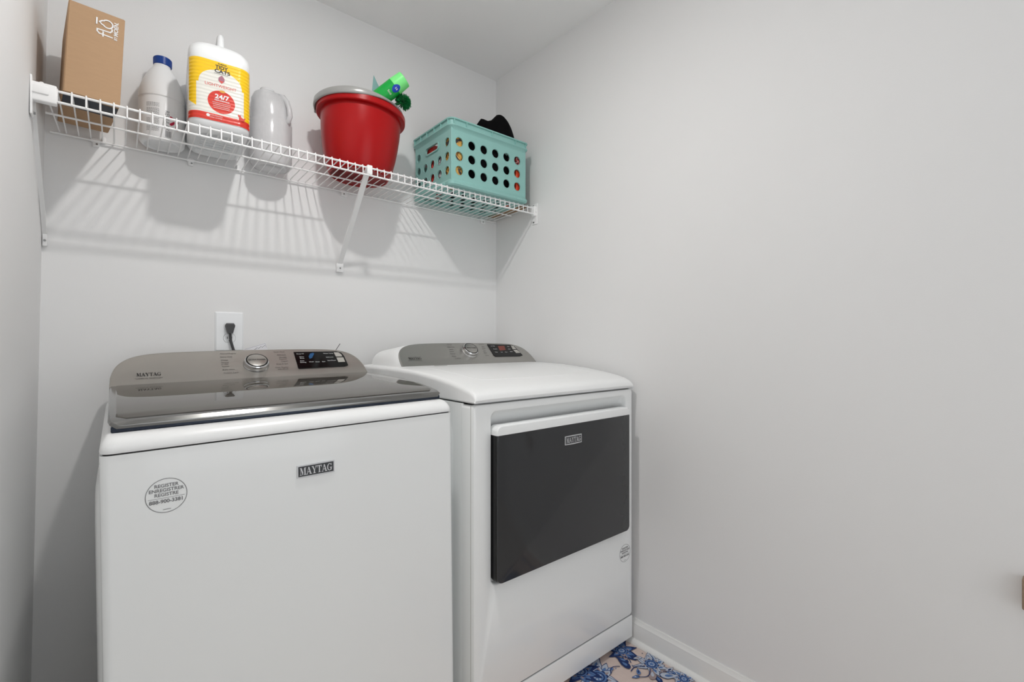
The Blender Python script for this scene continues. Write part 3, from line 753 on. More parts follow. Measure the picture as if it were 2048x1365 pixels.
# ------------------------------------------------------------------ wall outlet and the washer's plug
px0, px1 = .2485, .3305; pzt = .0965; pzb = -.034; pcx = (px0+px1)/2; pcz = (pzt+pzb)/2
ol = thing('wall_outlet', 'white wall outlet plate above the back of the washer', 'outlet', (pcx, WY, pcz))
bm = NB(); tt = bmesh.new()
loft(tt, [[(pcx+p[0], WY-.0003, pcz+p[1]) for p in rrect(.082, .1305, .003)], [(pcx+p[0], WY-.002, pcz+p[1]) for p in rrect(.082, .1305, .003)],
          [(pcx+p[0], WY-.006, pcz+p[1]) for p in rrect(.074, .1225, .003)]]); merge(bm, tt)
part('cover_plate', bm, 'plate', ol, 30)
for dz in (.0195, -.0195):
    bm = NB(); cz = pcz+dz-.002
    outl = [(17.2*math.cos(R(a)), max(-13.6, min(13.6, 17.2*math.sin(R(a))))) for a in range(0, 360, 6)]
    rim = [(p[0]*.001, p[1]*.001) for p in outl]; fm2 = frame((pcx, WY-.0062, cz), (1, 0, 0), (0, 0, 1))
    ngon(bm, [(p[0]*(1.04 if dz < 0 else 1.005), p[1]*(1.04 if dz < 0 else 1.005)) for p in rim], fm2, .0, 1); ngon(bm, rim, fm2, .0012, 0, .0010)
    for sx_ in (-.0065, .0065): ngon(bm, rc(sx_-.001, -.003, sx_+.001, .005), fm2, .0014, 1)
    ngon(bm, circ(0, -.009, .0024, n=12), fm2, .0014, 1)
    part('receptacle', bm, ['plate', 'slot'], ol, 0, recalc=False)
pc_ = thing('power_cord', 'dark grey plug and cord hanging down behind the washer from the wall outlet', 'power cord', (.290, WY-.02, .0))
bm = NB(); yb = WY-.0085
loft(bm, [[(.2895+x, y, z) for x, z in ((-w_*.75, zt_), (w_*.75, zt_), (w_, zt_-c), (w2, zb_), (-w2, zb_), (-w_, zt_-c))] for (y, w_, w2, zt_, zb_, c) in
          ((yb, .0135, .007, .058, .026, .007), (yb-.012, .0145, .0075, .059, .025, .007), (yb-.022, .0125, .0065, .055, .026, .006))])
part('plug', bm, 'rubber', pc_, 25)
bm = NB(); tube(bm, [(.2895, yb-.010, .028), (.290, yb-.010, .010), (.292, yb-.011, -.004), (.2965, yb-.013, -.022), (.303, yb-.014, -.045), (.306, yb-.014, -.12), (.3, yb-.012, -.4)], .0042, 10)
part('cord', bm, 'rubber', pc_)

# ------------------------------------------------------------------ appliances
def console_outline(x0, x1, zt, zb_, bul=.35):
    """arched outline in (x, s) where s is 0 at the bottom and 1 at the top of the tilted face"""
    cx_ = (x0+x1)/2; hw = (x1-x0)/2; pts = []
    for k in range(-30, 31):
        a = k/30; x = cx_+hw*math.copysign(1-(1-abs(a))**1.6, a) if a else cx_
        q = abs(x-cx_)/hw
        s = (1-.06*q*q)*(max(0, 1-q**9))**.42
        pts.append((x, s))
    return pts
def appliance_console(root, x0, x1, P0, P1, yback, zback, matn, bodymat, flare=0, endh=.0):
    """P0=(y,z) bottom front edge and P1 top edge of the tilted face"""
    P0 = Vector((0, P0[0], P0[1])); P1 = Vector((0, P1[0], P1[1])); fy = (P1-P0); Lf = fy.length; fy.normalize()
    n = Vector((1, 0, 0)).cross(fy)
    ol_ = console_outline(x0, x1, 0, 0)
    # body behind the face
    bm = NB(); rings = []
    for x, s in ol_:
        s = max(s, .02); q = (x-(x0+x1)/2)/((x1-x0)/2); xx = x+q*flare
        tp = P0+fy*Lf*s; tp = tp-n*.003
        rings.append([Vector((x, P0.y+.004, P0.z-.03)), Vector((x, 0, 0))+P0-n*.003, Vector((x, tp.y, tp.z)), Vector((x+q*flare*.4, tp.y+.010, tp.z+.0015*s)), Vector((xx, tp.y+.03, tp.z-.002)),
                      Vector((xx, yback, P0.z+(tp.z-P0.z)*.8)), Vector((xx, yback, zback)), Vector((xx, P0.y+.05, zback))])
    loft(bm, rings); body = part('console_body', bm, bodymat, root, 40)
    # face plate
    fm_ = frame((0, P0.y, P0.z), (1, 0, 0), fy)
    out = [(x, s*Lf) for x, s in ol_]
    out = [(x0+.0, -.004)]+out+[(x1-.0, -.004)]
    bm = NB(); cxm = (x0+x1)/2
    lo_ = lambda k, z: [fm_ @ Vector((cxm+(x-cxm)*(1-k/((x1-x0)/2)), (y-Lf*.35)*(1-k/(Lf*.5))+Lf*.35, z)) for x, y in out]
    loft(bm, [lo_(0, -.004), lo_(0, .0), lo_(.0012, .0018), lo_(.003, .0025), lo_(.0045, .002)])
    face = part('console_face', bm, matn, root, 40)
    return fm_ @ Matrix.Translation((0, 0, .0022)), face, Lf, body
def cab_side(bm, x, s, y0, y1, z0, z1, d):
    """pressed raised field on a side panel"""
    n = 8; rings = []
    for k, (a, b) in enumerate(((0, 0), (.012, .55), (.03, .9), (.05, 1.0))):
        lp = rrect((y1-y0)-2*a, (z1-z0)-2*a, .05, 8); rings.append([(x+s*d*b, (y0+y1)/2+p[0], (z0+z1)/2+p[1]) for p in lp])
    loft(bm, rings, cap0=False)

# ---- washing machine
wx0, wx1, wyf, wyb = -.0215, .6675, 1.035, 1.755
WR = at((wx0+wx1)/2+.0105, 1.4, FZ) @ Matrix.Rotation(R(-.7), 4, 'Y') @ at(-(wx0+wx1)/2, -1.4, -FZ)   # the washer stands slightly out of level
XF[0] = WR
wm = thing('washing_machine', 'white top-loading washing machine with dark glass lid, left of the dryer', 'washing machine', ((wx0+wx1)/2, 1.4, FZ))
wseam = -.1855; wbot = FZ+.025
bm = NB()
lp = rrect(wx1-wx0, wyb-wyf, .014, 6, (wx0+wx1)/2, (wyb+wyf)/2)
loft(bm, [[(p[0], p[1], z) for p in lp] for z in (wbot, wseam-.003)])
cab_side(bm, wx0, -1, 1.09, 1.71, wbot+.06, -.235, .009); cab_side(bm, wx1, 1, 1.09, 1.71, wbot+.06, -.235, .009)
part('cabinet', bm, 'enamel', wm, 35)
bm = NB(); lpg = rrect(wx1-wx0-.008, wyb-wyf-.008, .012, 6, (wx0+wx1)/2, (wyb+wyf)/2); loft(bm, [[(p[0], p[1], z) for p in lpg] for z in (wseam-.004, wseam+.002)]); part('top_seam', bm, 'gap', wm)
# top cover: rises and leans back from the front seam
bm = NB(); secs = []
for (dz, inx, iny) in ((0, .0005, -.001), (.004, 0, -.002), (.012, .0015, .000), (.019, .004, .005), (.025, .008, .012), (.028, .012, .022), (.0285, .02, .05)):
    lp = rrect(wx1-wx0-2*inx, wyb-(wyf+iny), .018, 6, (wx0+wx1)/2, (wyb+wyf+iny)/2); secs.append([(p[0], p[1], wseam+dz) for p in lp])
loft(bm, secs); part('top_cover', bm, 'enamel2', wm, 35)
# dark well step below the console so that the lid meets it
bm = NB(); box(bm, wx0+.012, wx1-.010, 1.50, 1.75, wseam+.03, -.118, .006); part('rear_deck', bm, 'enamel2', wm, 35)
LIDX0, LIDX1 = -.0105, .661
lprof = [(1.076, -.1435), (1.082, -.1370), (1.10, -.1335), (1.13, -.1285), (1.20, -.1205), (1.30, -.1145), (1.42, -.1105), (1.556, -.1090)]
def lidmesh(x0, x1, prof, th_, bev=.012, mi=0):
    bm = NB(); top = []; bot = []
    rings = []
    for i, (y, z) in enumerate(prof):
        ins = 0
        if y < prof[0][0]+.016: ins = .012*(1-math.sqrt(max(0, 1-((prof[0][0]+.016-y)/.016)**2)))
        a, b = x0+ins, x1-ins
        ring = [(a, y, z-th_)]
        for k in range(0, 5): ring.append((a+.004*(1-math.cos(R(90*k/4))), y, z-.004+.004*math.sin(R(90*k/4))))
        ring += [(a+(b-a)*f_, y, z+.0006) for f_ in (.15, .5, .85)]
        for k in range(4, -1, -1): ring.append((b-.004*(1-math.cos(R(90*k/4))), y, z-.004+.004*math.sin(R(90*k/4))))
        ring.append((b, y, z-th_)); rings.append(ring)
    loft(bm, rings); return bm
lid = part('lid', lidmesh(LIDX0, LIDX1, [(y, z-.0012) for y, z in lprof], .0055), 'lidband', wm, 35, label='metal framed lid')
bm = lidmesh(LIDX0+.010, LIDX1-.010, [(1.096, -.1343), (1.11, -.1316)]+lprof[3:], .004); part('glass', bm, 'lidglass', lid, 35, label='dark smoked glass panel')
bm = NB(); box(bm, LIDX0+.004, LIDX1-.004, 1.0785, 1.50, wseam+.0275, -.146, .003); part('inner_frame', bm, 'liddark', lid, 35)
WP0, WP1 = (1.557, -.1110), (1.660, -.0285)
wf, wface, WL, wb = appliance_console(wm, -.012, .662, WP0, WP1, 1.742, -.15, 'silver', 'silverd')
def facept(fmx, u, v):
    n = fmx.to_3x3() @ Vector((0, 0, 1)); p = onplane(u, v, fmx.translation, n); return fmx.inverted() @ p
def face_text(bm, fmx, s, u, v, size, mi=0, **k):
    q = facept(fmx, u, v); text(bm, s, size, fmx @ Matrix.Translation((q.x, q.y, 0)), .0012, mi, **k)
bm = NB(); q = facept(wf, 298, 749); serif_word(bm, .052, .0125, wf @ Matrix.Translation((q.x, q.y, 0)), .001)
face_text(bm, wf, 'COMMERCIAL TECHNOLOGY', 298, 757, .0052, sx=.85); part('maker_lettering', bm, 'ink', wm, 0, recalc=False); bm = NB()
for s_, u, v in (('Normal/Regular', 440, 708), ('Heavy Duty', 440, 714.5), ('Whites', 441, 721), ('Sanitize', 442, 725.5), ('w/ Oxi', 442, 729), ('Towels', 443, 733.5), ('Bulky Items', 445, 740), ('Custom Cycle', 447, 746.5)):
    face_text(bm, wf, s_, u, v, .0066, align='LEFT')
part('cycle_list', bm, 'ink', wm, 0, recalc=False); bm = NB()
for s_, u, v in (('Quick Wash', 569, 704), ('Delicates', 571, 710), ('Wrinkle', 573, 715), ('Control', 573, 718.5), ('Colors', 575, 722.5), ('Drain & Spin', 576, 728), ('Clean Washer', 577, 734.5), ('with affresh', 577, 738)):
    face_text(bm, wf, s_, u, v, .0066, align='RIGHT')
part('cycle_list', bm, 'ink', wm, 0, recalc=False)
def dial(root, fmx, q, r, word, m2='silver'):
    mm = fmx @ Matrix.Translation((q[0], q[1], 0)); h = r*.55
    bm = NB(); lathe(bm, [(.001, -.002), (r*1.06, -.002), (r*1.06, .0012), (r*1.03, .003), (r*1.0, h*.25), (r*1.02, h*.55), (r*.98, h*.85), (r*.90, h), (.001, h)], mm, 56)
    dd = part('control_dial', bm, 'chrome', root, 30)
    bm = NB(); lathe(bm, [(r*.76, h), (r*.88, h), (r*.88, h+.0008), (r*.76, h+.0008)], mm, 56); part('dial_ring', bm, 'black', dd, 30)
    bm = NB(); lathe(bm, [(.001, h-.001), (r*.79, h-.001), (r*.79, h+.0012), (r*.75, h+.0018), (.001, h+.0022)], mm, 56); part('dial_cap', bm, m2, dd, 30)
    bm = NB(); text(bm, word, r*.215, mm, h+.0026, off=.02, sx=.95); part('dial_lettering', bm, 'ink', dd, 0, recalc=False)
q = facept(wf, 512, 728); dial(wm, wf, (q.x, q.y-.004), .0335, 'EXTRA POWER')
def display(root, fmx, corners, buttons, left, right, mid, glow, glowm):
    qs = [facept(fmx, u, v) for u, v in corners]
    bm = NB(); ngon(bm, [(p.x, p.y) for p in qs], fmx, .0022, 0, .0026); dp = part('display_panel', bm, 'black', root, 0)
    for c in buttons:
        bm = NB(); ngon(bm, [facept(fmx, u, v)[:2] for u, v in c], fmx, .0034, 0, .0014); part('button', bm, 'button', dp, 0)
    bm = NB(); fz2 = fmx @ Matrix.Translation((0, 0, .0024-.0012))
    for s_, u, v, sz in left+right+mid:
        q = facept(fmx, u, v); text(bm, s_, sz, fmx @ Matrix.Translation((q.x, q.y, 0)), .0028)
    part('display_print', bm, 'inkwhite', dp, 0, recalc=False)
    bm = NB(); ngon(bm, [facept(fmx, u, v)[:2] for u, v in glow], fmx, .0026); part('screen', bm, glowm, dp, 0, recalc=False)
display(wm, wf, [(587, 705), (672, 703.5), (682, 706), (688, 713), (696, 731), (690, 733), (598, 738), (596, 736)],
        [[(667, 706), (676, 706), (682, 710), (684, 714), (671.5, 714.5)], [(672.5, 716.5), (686, 716), (690, 725), (676.5, 725.5)]],
        [('Deep Fill', 600, 709, .0062), ('Extra', 603, 715, .0062), ('Rinse', 604, 718, .0062), ('Auto', 604, 723, .0062), ('Sensing', 606, 726, .0062)],
        [('Water Temp', 656, 708, .0062), ('Soil Level', 659, 715.5, .0062), ('Start/Pause', 663, 722, .0062)], [('Wash', 622.5, 725, .0062), ('Rinse', 635, 725, .0062), ('Spin', 647, 724.5, .0062)],
        [(617, 714), (620, 708), (626, 706.5), (628, 709), (624, 717), (619, 719)], 'blue')
def badge(parent, x, y, z, w_, h_):
    fm_ = frame((x, y, z), (1, 0, 0), (0, 0, 1))
    bm = NB(); a, b = w_/2, h_/2
    ngon(bm, [(-a, -b), (0, -b-.0012), (a, -b), (a, b), (0, b+.0005), (-a, b)], fm_, .0022, 0, .0022); bd = part('badge', bm, 'badgesil', parent, 30)
    bm = NB(); a -= .0025; b -= .0025; ngon(bm, rc(-a, -b, a, b), fm_, .0026, 0, .0006); part('badge_field', bm, 'badge', bd, 0)
    bm = NB(); serif_word(bm, 2*a*.92, 2*b*.72, fm_, .0029); part('badge_lettering', bm, 'badgesil', bd, 0, recalc=False)
badge(wm, .3245, wyf, -.2715, .077, .026)
def sticker(parent, x, y, z, r):
    fm_ = frame((x, y-.0004, z), (1, 0, 0), (0, 0, 1)); bm = NB(); n = 48
    o_ = [Vector((r*math.cos(2*math.pi*k/n), r*math.sin(2*math.pi*k/n))) for k in range(n)]
    for k in range(n): ngon(bm, [o_[k][:], o_[(k+1) % n][:], (o_[(k+1) % n]*.965)[:], (o_[k]*.965)[:]], fm_, 0)
    sz = r*.27
    text(bm, 'REGISTER', sz, fm_ @ Matrix.Translation((0, r*.58, 0)), .0001, off=.02); text(bm, 'ENREGISTRER', sz, fm_ @ Matrix.Translation((0, r*.32, 0)), .0001, off=.02)
    text(bm, 'REGISTRE', sz, fm_ @ Matrix.Translation((0, r*.06, 0)), .0001, off=.02)
    ngon(bm, rc(-r*.86, -r*.14, r*.86, -r*.12), fm_, 0)
    text(bm, '888-900-3381', r*.29, fm_ @ Matrix.Translation((0, -r*.33, 0)), .0001, off=.03); ngon(bm, rc(-r*.18, -r*.82, r*.2, -r*.79), fm_, 0)
    part('sticker', bm, 'inkgrey', parent, 0, recalc=False)
sticker(wm, .068, wyf, -.2705, .0305)
wm.rotation_euler = (0, R(-.7), 0); wm.location.x += .0105
XF[0] = Matrix.Identity(4)
for x in (wx0+.05, wx1-.05):
    for y in (wyf+.06, wyb-.06):
        e_ = .0038 if x < .3 else -.0035
        bm = NB(); lathe(bm, [(.001, FZ+e_), (.018, FZ+e_), (.018, FZ+.01), (.008, FZ+.012), (.008, FZ+.03), (.001, FZ+.03)], at(x, y, 0), 20); part('leg', bm, 'rubber', wm)

# tag and wire end peeking up behind the washer console
a = [onplane(u, v, (0, 1.775, 0), (0, 1, 0)) for u, v in ((486, 698.5), (531, 685.5), (536, 701), (520, 720), (490, 715))]
bm = NB(); loft(bm, [a, [p+Vector((0, .0006, 0)) for p in a]])
fm_ = frame(tuple(a[0]+Vector((0, -.0005, 0))), a[1]-a[0], (0, 0, 1)); 
o = part('paper_tag', bm, 'paper', None, 0, base=tuple((a[3]+a[4])/2)); tag(o, 'corner of a white paper tag showing behind the washer console', 'tag')
bm = NB(); q = facept(fm_, 0, 0) if False else None
L_ = (a[1]-a[0]).length; dx_ = (a[1]-a[0]).normalized(); dy_ = Vector((dx_.z, 0, -dx_.x))
fm_ = frame(tuple(a[0]+Vector((0, -.0006, 0))), dx_, -dy_)
for k in range(9): ngon(bm, rc(L_*.45+k*.004, -.0125+(k % 3)*.0015, L_*.45+k*.004+.0025, -.0105+(k % 3)*.0015), fm_)
ngon(bm, rc(.004, -.0024, L_-.002, -.0018), fm_); ngon(bm, rc(L_-.0026, -.016, L_-.002, -.0018), fm_)
part('tag_print', bm, 'inkgrey', o, 0, recalc=False)
a = onplane(672.5, 699, (0, 1.75, 0), (0, 1, 0)); b = onplane(680, 687.5, (0, 1.75, 0), (0, 1, 0)); c = a+(a-b)*2
bm = NB(); tube(bm, [c, a, b], .0011, 8); o = part('wire_end', bm, 'rubber', None, 40, base=tuple(c)); tag(o, 'thin dark wire end sticking up behind the right of the washer console', 'wire')

# ---- dryer
dx0, dx1, dyf, dyb = .712, 1.398, 1.004, 1.735
dr = thing('tumble_dryer', 'white front-loading tumble dryer with a black glass door, in the corner', 'dryer', ((dx0+dx1)/2, 1.4, FZ))
dse = -.1645; dkick = -.967; dbot = FZ+.026
bm = NB(); yb0 = dyf+.052
lp = rrect(dx1-dx0, dyb-yb0, .006, 4, (dx0+dx1)/2, (dyb+yb0)/2)
loft(bm, [[(p[0], p[1], z) for p in lp] for z in (dbot, dse-.003)])
cab_side(bm, dx0, -1, 1.10, 1.68, dbot+.06, -.215, .006)
part('cabinet', bm, 'enamel', dr, 35)
bm = NB(); box(bm, dx0+.004, dx1-.004, dyf+.014, dyb-.004, dse-.004, dse+.003); part('top_seam', bm, 'gap', dr, 0)
# front panel with the door pocket
PX0, PX1, PZ0, PZ1 = .767, 1.364, -.663, -.186
def outl(w_, h_, r, cx_, cz_, n=6): return rrect(w_, h_, r, n, cx_, cz_)
fmD = frame((0, dyf, 0), (1, 0, 0), (0, 0, 1))
pcx_, pcz_ = (PX0+PX1)/2, (PZ0+PZ1)/2
bm = NB(); tt = bmesh.new()
O1 = outl(dx1-dx0-.018, (dse-.004)-(dkick+.002)-.010, .010, (dx0+dx1)/2, (dse-.004+dkick+.002)/2)
O0 = outl(dx1-dx0, (dse-.004)-(dkick+.002), .012, (dx0+dx1)/2, (dse-.004+dkick+.002)/2)
Hh = outl(PX1-PX0, PZ1-PZ0, .022, pcx_, pcz_)
es = []
for lp in (O1, Hh):
    vs = [tt.verts.new((p[0], dyf, p[1])) for p in lp]; es += [tt.edges.new((vs[i], vs[(i+1) % len(vs)])) for i in range(len(vs))]
bmesh.ops.triangle_fill(tt, use_beauty=True, edges=es)
merge(bm, tt)
def ringfaces(bm, rings):
    vs = [[bm.verts.new(p) for p in r_] for r_ in rings]; n = len(vs[0])
    for A, B in zip(vs, vs[1:]):
        for i in range(n): bm.faces.new((A[i], A[(i+1) % n], B[(i+1) % n], B[i]))
    return vs
ringfaces(bm, [[(p[0], dyf, p[1]) for p in O1], [(p[0], dyf+.002, p[1]) for p in outl(dx1-dx0-.0055, (dse-.004)-(dkick+.002)-.003, .011, (dx0+dx1)/2, (dse-.004+dkick+.002)/2)], [(p[0], dyf+.008, p[1]) for p in O0], [(p[0], dyf+.0535, p[1]) for p in O0]])
vs = ringfaces(bm, [[(p[0], dyf, p[1]) for p in Hh],
     [(p[0], dyf+.002, p[1]) for p in outl(PX1-PX0-.006, PZ1-PZ0-.006, .020, pcx_, pcz_)],
     [(p[0], dyf+.007, p[1]) for p in outl(PX1-PX0-.010, PZ1-PZ0-.012, .019, pcx_, pcz_)],
     [(p[0], dyf+(.018 if p[1] < -.3 else .020), p[1]) for p in outl(PX1-PX0-.014, PZ1-PZ0-.032, .018, pcx_, pcz_-.009)],
     [(p[0], dyf+(.018 if p[1] < -.3 else .036), p[1]) for p in outl(PX1-PX0-.020, PZ1-PZ0-.066, .016, pcx_, pcz_-.024)]])
bm.faces.new(vs[-1])
bmesh.ops.remove_doubles(bm, verts=bm.verts, dist=1e-5)
fp = part('front_panel', bm, 'enamel', dr, 40)
bm = NB(); box(bm, dx0, dx1, dyf, dyf+.0535, dbot, dkick-.001, .003); part('kick_panel', bm, 'enamel', dr, 35)
bm = NB(); box(bm, dx0+.003, dx1-.003, dyf+.004, dyf+.016, dkick-.003, dkick+.004); part('kick_seam', bm, 'inkgrey', dr, 0)
bm = NB()
for x in (dx0-.0002, dx1+.0002): box(bm, x-.0004, x+.0004, dyf+.0118, dyf+.0128, dbot+.004, dse-.006)
box(bm, dx0+.004, dx1-.004, dyf+.03, dyf+.06, dse-.004, dse+.002); part('side_seam', bm, 'button', dr, 0)
# door
DX0, DX1, DZ0, DZ1 = .774, 1.3545, -.651, -.2285; dY = .984
bm = NB()
def dl(k, r): return outl(DX1-DX0-2*k, DZ1-DZ0-2*k, r, (DX0+DX1)/2, (DZ0+DZ1)/2, 8)
loft(bm, [[(p[0], y, p[1]) for p in dl(k, r)] for y, k, r in ((dyf+.016, .002, .016), (dyf+.004, .0, .018), (dY+.006, .0, .018), (dY+.002, .0025, .016), (dY, .006, .014))])
door = part('door', bm, 'black', dr, 40, label='black glass dryer door')
gz = -.2525
bm = NB()
def gl(k, rt, rb):
    x0_, x1_, z0_, z1_ = DX0+k, DX1-k, DZ0+k, gz-.0005
    pts = [(x0_, z1_), ]
    pts += [(x0_+rb-rb*math.cos(R(a)), z0_+rb-rb*math.sin(R(a))) for a in range(0, 91, 15)]
    pts += [(x1_-rb+rb*math.sin(R(a)), z0_+rb-rb*math.cos(R(a))) for a in range(0, 91, 15)]
    pts += [(x1_, z1_)]; return pts
loft(bm, [[(p[0], y, p[1]) for p in gl(k, 0, .016)] for y, k in ((dY+.004, .0015), (dY-.0005, .0025), (dY-.0015, .005))])
part('door_glass', bm, 'doorglass', door, 30)
bm = NB()
zt_, zb_ = DZ1, gz
def tl(k):
    x0_, x1_, z0_, z1_ = DX0-.001+k, DX1+.001-k, zb_, zt_+.001-k; r = .016
    return [(x0_, z0_)]+[(x1_, z0_)]+[(x1_-r+r*math.cos(R(a)), z1_-r+r*math.sin(R(a))) for a in range(0, 91, 15)]+[(x0_+r-r*math.sin(R(a)), z1_-r+r*math.cos(R(a))) for a in range(0, 91, 15)]
loft(bm, [[(p[0], y, p[1]) for p in tl(k)] for y, k in ((dyf+.012, 0), (dY+.002, 0), (dY-.0015, .002), (dY-.002, .004))])
part('door_pull', bm, 'enamel', door, 30, label='white pull strip along the door top')
badge(dr, 1.068, dY-.001, -.300, .074, .026)
sticker(dr, 1.3545, dyf, -.737, .0300)
# top with rolled front edge and crowned surface
bm = NB()
tx0, tx1 = dx0-.0005, dx1+.0005
prof = [(dyf-.003, dse), (dyf-.006, dse+.008), (dyf-.003, dse+.018), (dyf+.006, dse+.027), (dyf+.025, dse+.035), (dyf+.06, dse+.043), (dyf+.11, dse+.051), (dyf+.20, dse+.062), (dyf+.32, dse+.071), (dyf+.42, dse+.074), (dyf+.51, dse+.0745), (dyb, dse+.0745)]
rings = []
for (y, z) in prof:
    hgt = z-dse; ring = [(tx0+.004, y, dse), (tx0, y, dse+min(.004, hgt*.3))]
    rr = min(.014, hgt*.6)
    for k in range(0, 7):
        a = R(90*k/6); ring.append((tx0+.002+rr*(1-math.cos(a)), y, z-rr+rr*math.sin(a)))
    for f_ in (.08, .085, .25, .5, .75, .915, .92): ring.append((tx0+(tx1-tx0)*f_, y, z+.0015))
    for k in range(6, -1, -1):
        a = R(90*k/6); ring.append((tx1-.002-rr*(1-math.cos(a)), y, z-rr+rr*math.sin(a)))
    ring += [(tx1, y, dse+min(.004, hgt*.3)), (tx1-.004, y, dse)]
    rings.append(ring)
loft(bm, rings); part('top_cover', bm, 'enamel2', dr, 30)
# recessed service lid line on the top
bm = NB()
def crown(y):
    for (a, za), (b, zb2) in zip(prof, prof[1:]):
        if a <= y <= b and b > a: return za+(zb2-za)*(y-a)/(b-a)
    return prof[-1][1]
pp = [(.80, 1.43), (.797, 1.30), (.80, 1.14), (.815, 1.115), (.85, 1.105), (1.05, 1.10), (1.26, 1.105), (1.30, 1.118), (1.31, 1.15), (1.313, 1.30), (1.31, 1.43)]
q_ = []
for (xa, ya), (xb, yb2) in zip(pp, pp[1:]):
    for k in range(6): q_.append((xa+(xb-xa)*k/6, ya+(yb2-ya)*k/6))
rings = []
for x, y in q_:
    z = crown(y)+.0008; rings.append([(x-.004, y-.003, z), (x-.001, y-.001, z+.0016), (x+.001, y+.001, z+.0016), (x+.004, y+.003, z)])
loft(bm, rings, cap0=False, cap1=False); part('top_ridge', bm, 'enamel2', dr, 60)
bm = NB(); box(bm, .865, .915, 1.452, 1.462, crown(1.45)+.0005, crown(1.45)+.0026, .0008); part('hinge_cover', bm, 'silverd', dr, 30)
DP0, DP1 = (1.492, -.0905), (1.580, -.0085)
df, dface, DL, db = appliance_console(dr, .757, 1.388, DP0, DP1, 1.715, -.13, 'silverd', 'enamel2', flare=.012)
bm = NB(); q = facept(df, 830, 717); serif_word(bm, .050, .0118, df @ Matrix.Translation((q.x, q.y, 0)), .001)
face_text(bm, df, 'COMMERCIAL TECHNOLOGY', 830, 721.5, .0050, sx=.85); part('maker_lettering', bm, 'ink', dr, 0, recalc=False); bm = NB()
for s_, u, v in (('Normal', 894, 690), ('Heavy Duty', 895, 694.5), ('Towels', 898, 699), ('Sanitize', 899, 703.5), ('Delicates', 900, 708), ('Wrinkle', 903, 713), ('Timed Dry', 909, 717)):
    face_text(bm, df, s_, u, v, .0064, align='LEFT')
part('cycle_list', bm, 'ink', dr, 0, recalc=False); bm = NB()
for s_, u, v in (('Quick Dry', 968, 689), ('Bulky', 969, 694), ('Colors', 971, 698), ('Jeans', 972, 702), ('Steam', 974, 706), ('Damp', 977, 711)):
    face_text(bm, df, s_, u, v, .0064, align='RIGHT')
part('cycle_list', bm, 'ink', dr, 0, recalc=False)
q = facept(df, 939, 703); dial(dr, df, (q.x, q.y), .0325, 'EXTRA POWER', 'silverd')
display(dr, df, [(974, 689), (1018, 690), (1024, 691), (1029, 694), (1045, 711), (1040, 712.5), (991, 713.5), (987, 711)],
        [[(1021, 692), (1026, 693), (1032, 699), (1025, 699.5)], [(1026, 701), (1033, 700.5), (1040, 706.5), (1032, 707)]],
        [('Air Only', 985, 693, .006), ('Dryness', 990, 699, .006), ('Temp', 992, 705, .006)], [('Time', 1016, 694, .006), ('Static', 1018, 699, .006), ('Signal', 1022, 704, .006)], [('Less', 1003, 705, .006), ('More', 1012, 705, .006)],
        [(995, 693), (1008, 692.5), (1011, 701), (999, 702)], 'redglow')
for x in (dx0+.05, dx1-.05):
    for y in (dyf+.07, dyb-.06):
        bm = NB(); lathe(bm, [(.001, FZ+.0035), (.018, FZ+.0035), (.018, FZ+.012), (.008, FZ+.014), (.008, FZ+.03), (.001, FZ+.03)], at(x, y, 0), 20); part('leg', bm, 'rubber', dr)

# ------------------------------------------------------------------ rug
rz = FZ+.0032
bm = NB(); RX0, RX1, RY0, RY1 = .70, 1.3905, .25, 1.72
box(bm, RX0, RX1, RY0, RY1, FZ, rz, .001, 1)
fr0 = frame((0, 0, rz), (1, 0, 0), (0, 1, 0))
lay = [0]
def rp(pts, mi):
    lay[0] += 1; ngon(bm, pts, fr0, .0001+.0000022*lay[0], mi)
def petal(cx_, cy_, ang, L0, W, mi, tipc=.0, inner=None, in_mi=3, r0=0):
    def sh(sc, off):
        pts = []
        for k in range(17):
            f_ = k/16; w_ = W*math.sin(math.pi*f_**.8)**.8*sc; pts.append((r0+off+f_*L0*sc, w_+tipc*f_*f_*L0))
        for k in range(15, 0, -1):
            f_ = k/16; w_ = W*math.sin(math.pi*f_**.8)**.8*sc; pts.append((r0+off+f_*L0*sc, -w_+tipc*f_*f_*L0))
        return [(cx_+x*math.cos(ang)-y*math.sin(ang), cy_+x*math.sin(ang)+y*math.cos(ang)) for x, y in pts]
    rp(sh(1, 0), mi); 
    if inner is not None: rp(sh(inner, L0*(1-inner)*.5), in_mi)
def leaf(cx_, cy_, ang, L0, W, cols, curl=.3):
    """curling leaf: outline, pale field, inner vein"""
    for sc, mi in zip((1, .89, .42), cols):
        up, dn_ = [], []
        for k in range(21):
            f_ = k/20; f2 = (1-sc)*.5+f_*sc; w_ = W*sc*math.sin(math.pi*f_**.75)**.9*(1+.05*math.sin(f_*16))
            yy = curl*f2*f2*L0; up.append((f2*L0, yy+w_)); dn_.append((f2*L0, yy-w_))
        pts = up+dn_[-2:0:-1]
        rp([(cx_+x*math.cos(ang)-y*math.sin(ang), cy_+x*math.sin(ang)+y*math.cos(ang)) for x, y in pts], mi)
def vine(p, q, bend, mi=1, wd=.0016):
    p = Vector(p); q = Vector(q); n_ = Vector((-(q-p).y, (q-p).x)); pts = [p+(q-p)*(k/10)+n_*bend*math.sin(math.pi*k/10) for k in range(11)]
    for a_, b_ in zip(pts, pts[1:]):
        m_2 = Vector((-(b_-a_).y, (b_-a_).x)).normalized()*wd; rp([(a_-m_2)[:], (b_-m_2)[:], (b_+m_2)[:], (a_+m_2)[:]], mi)
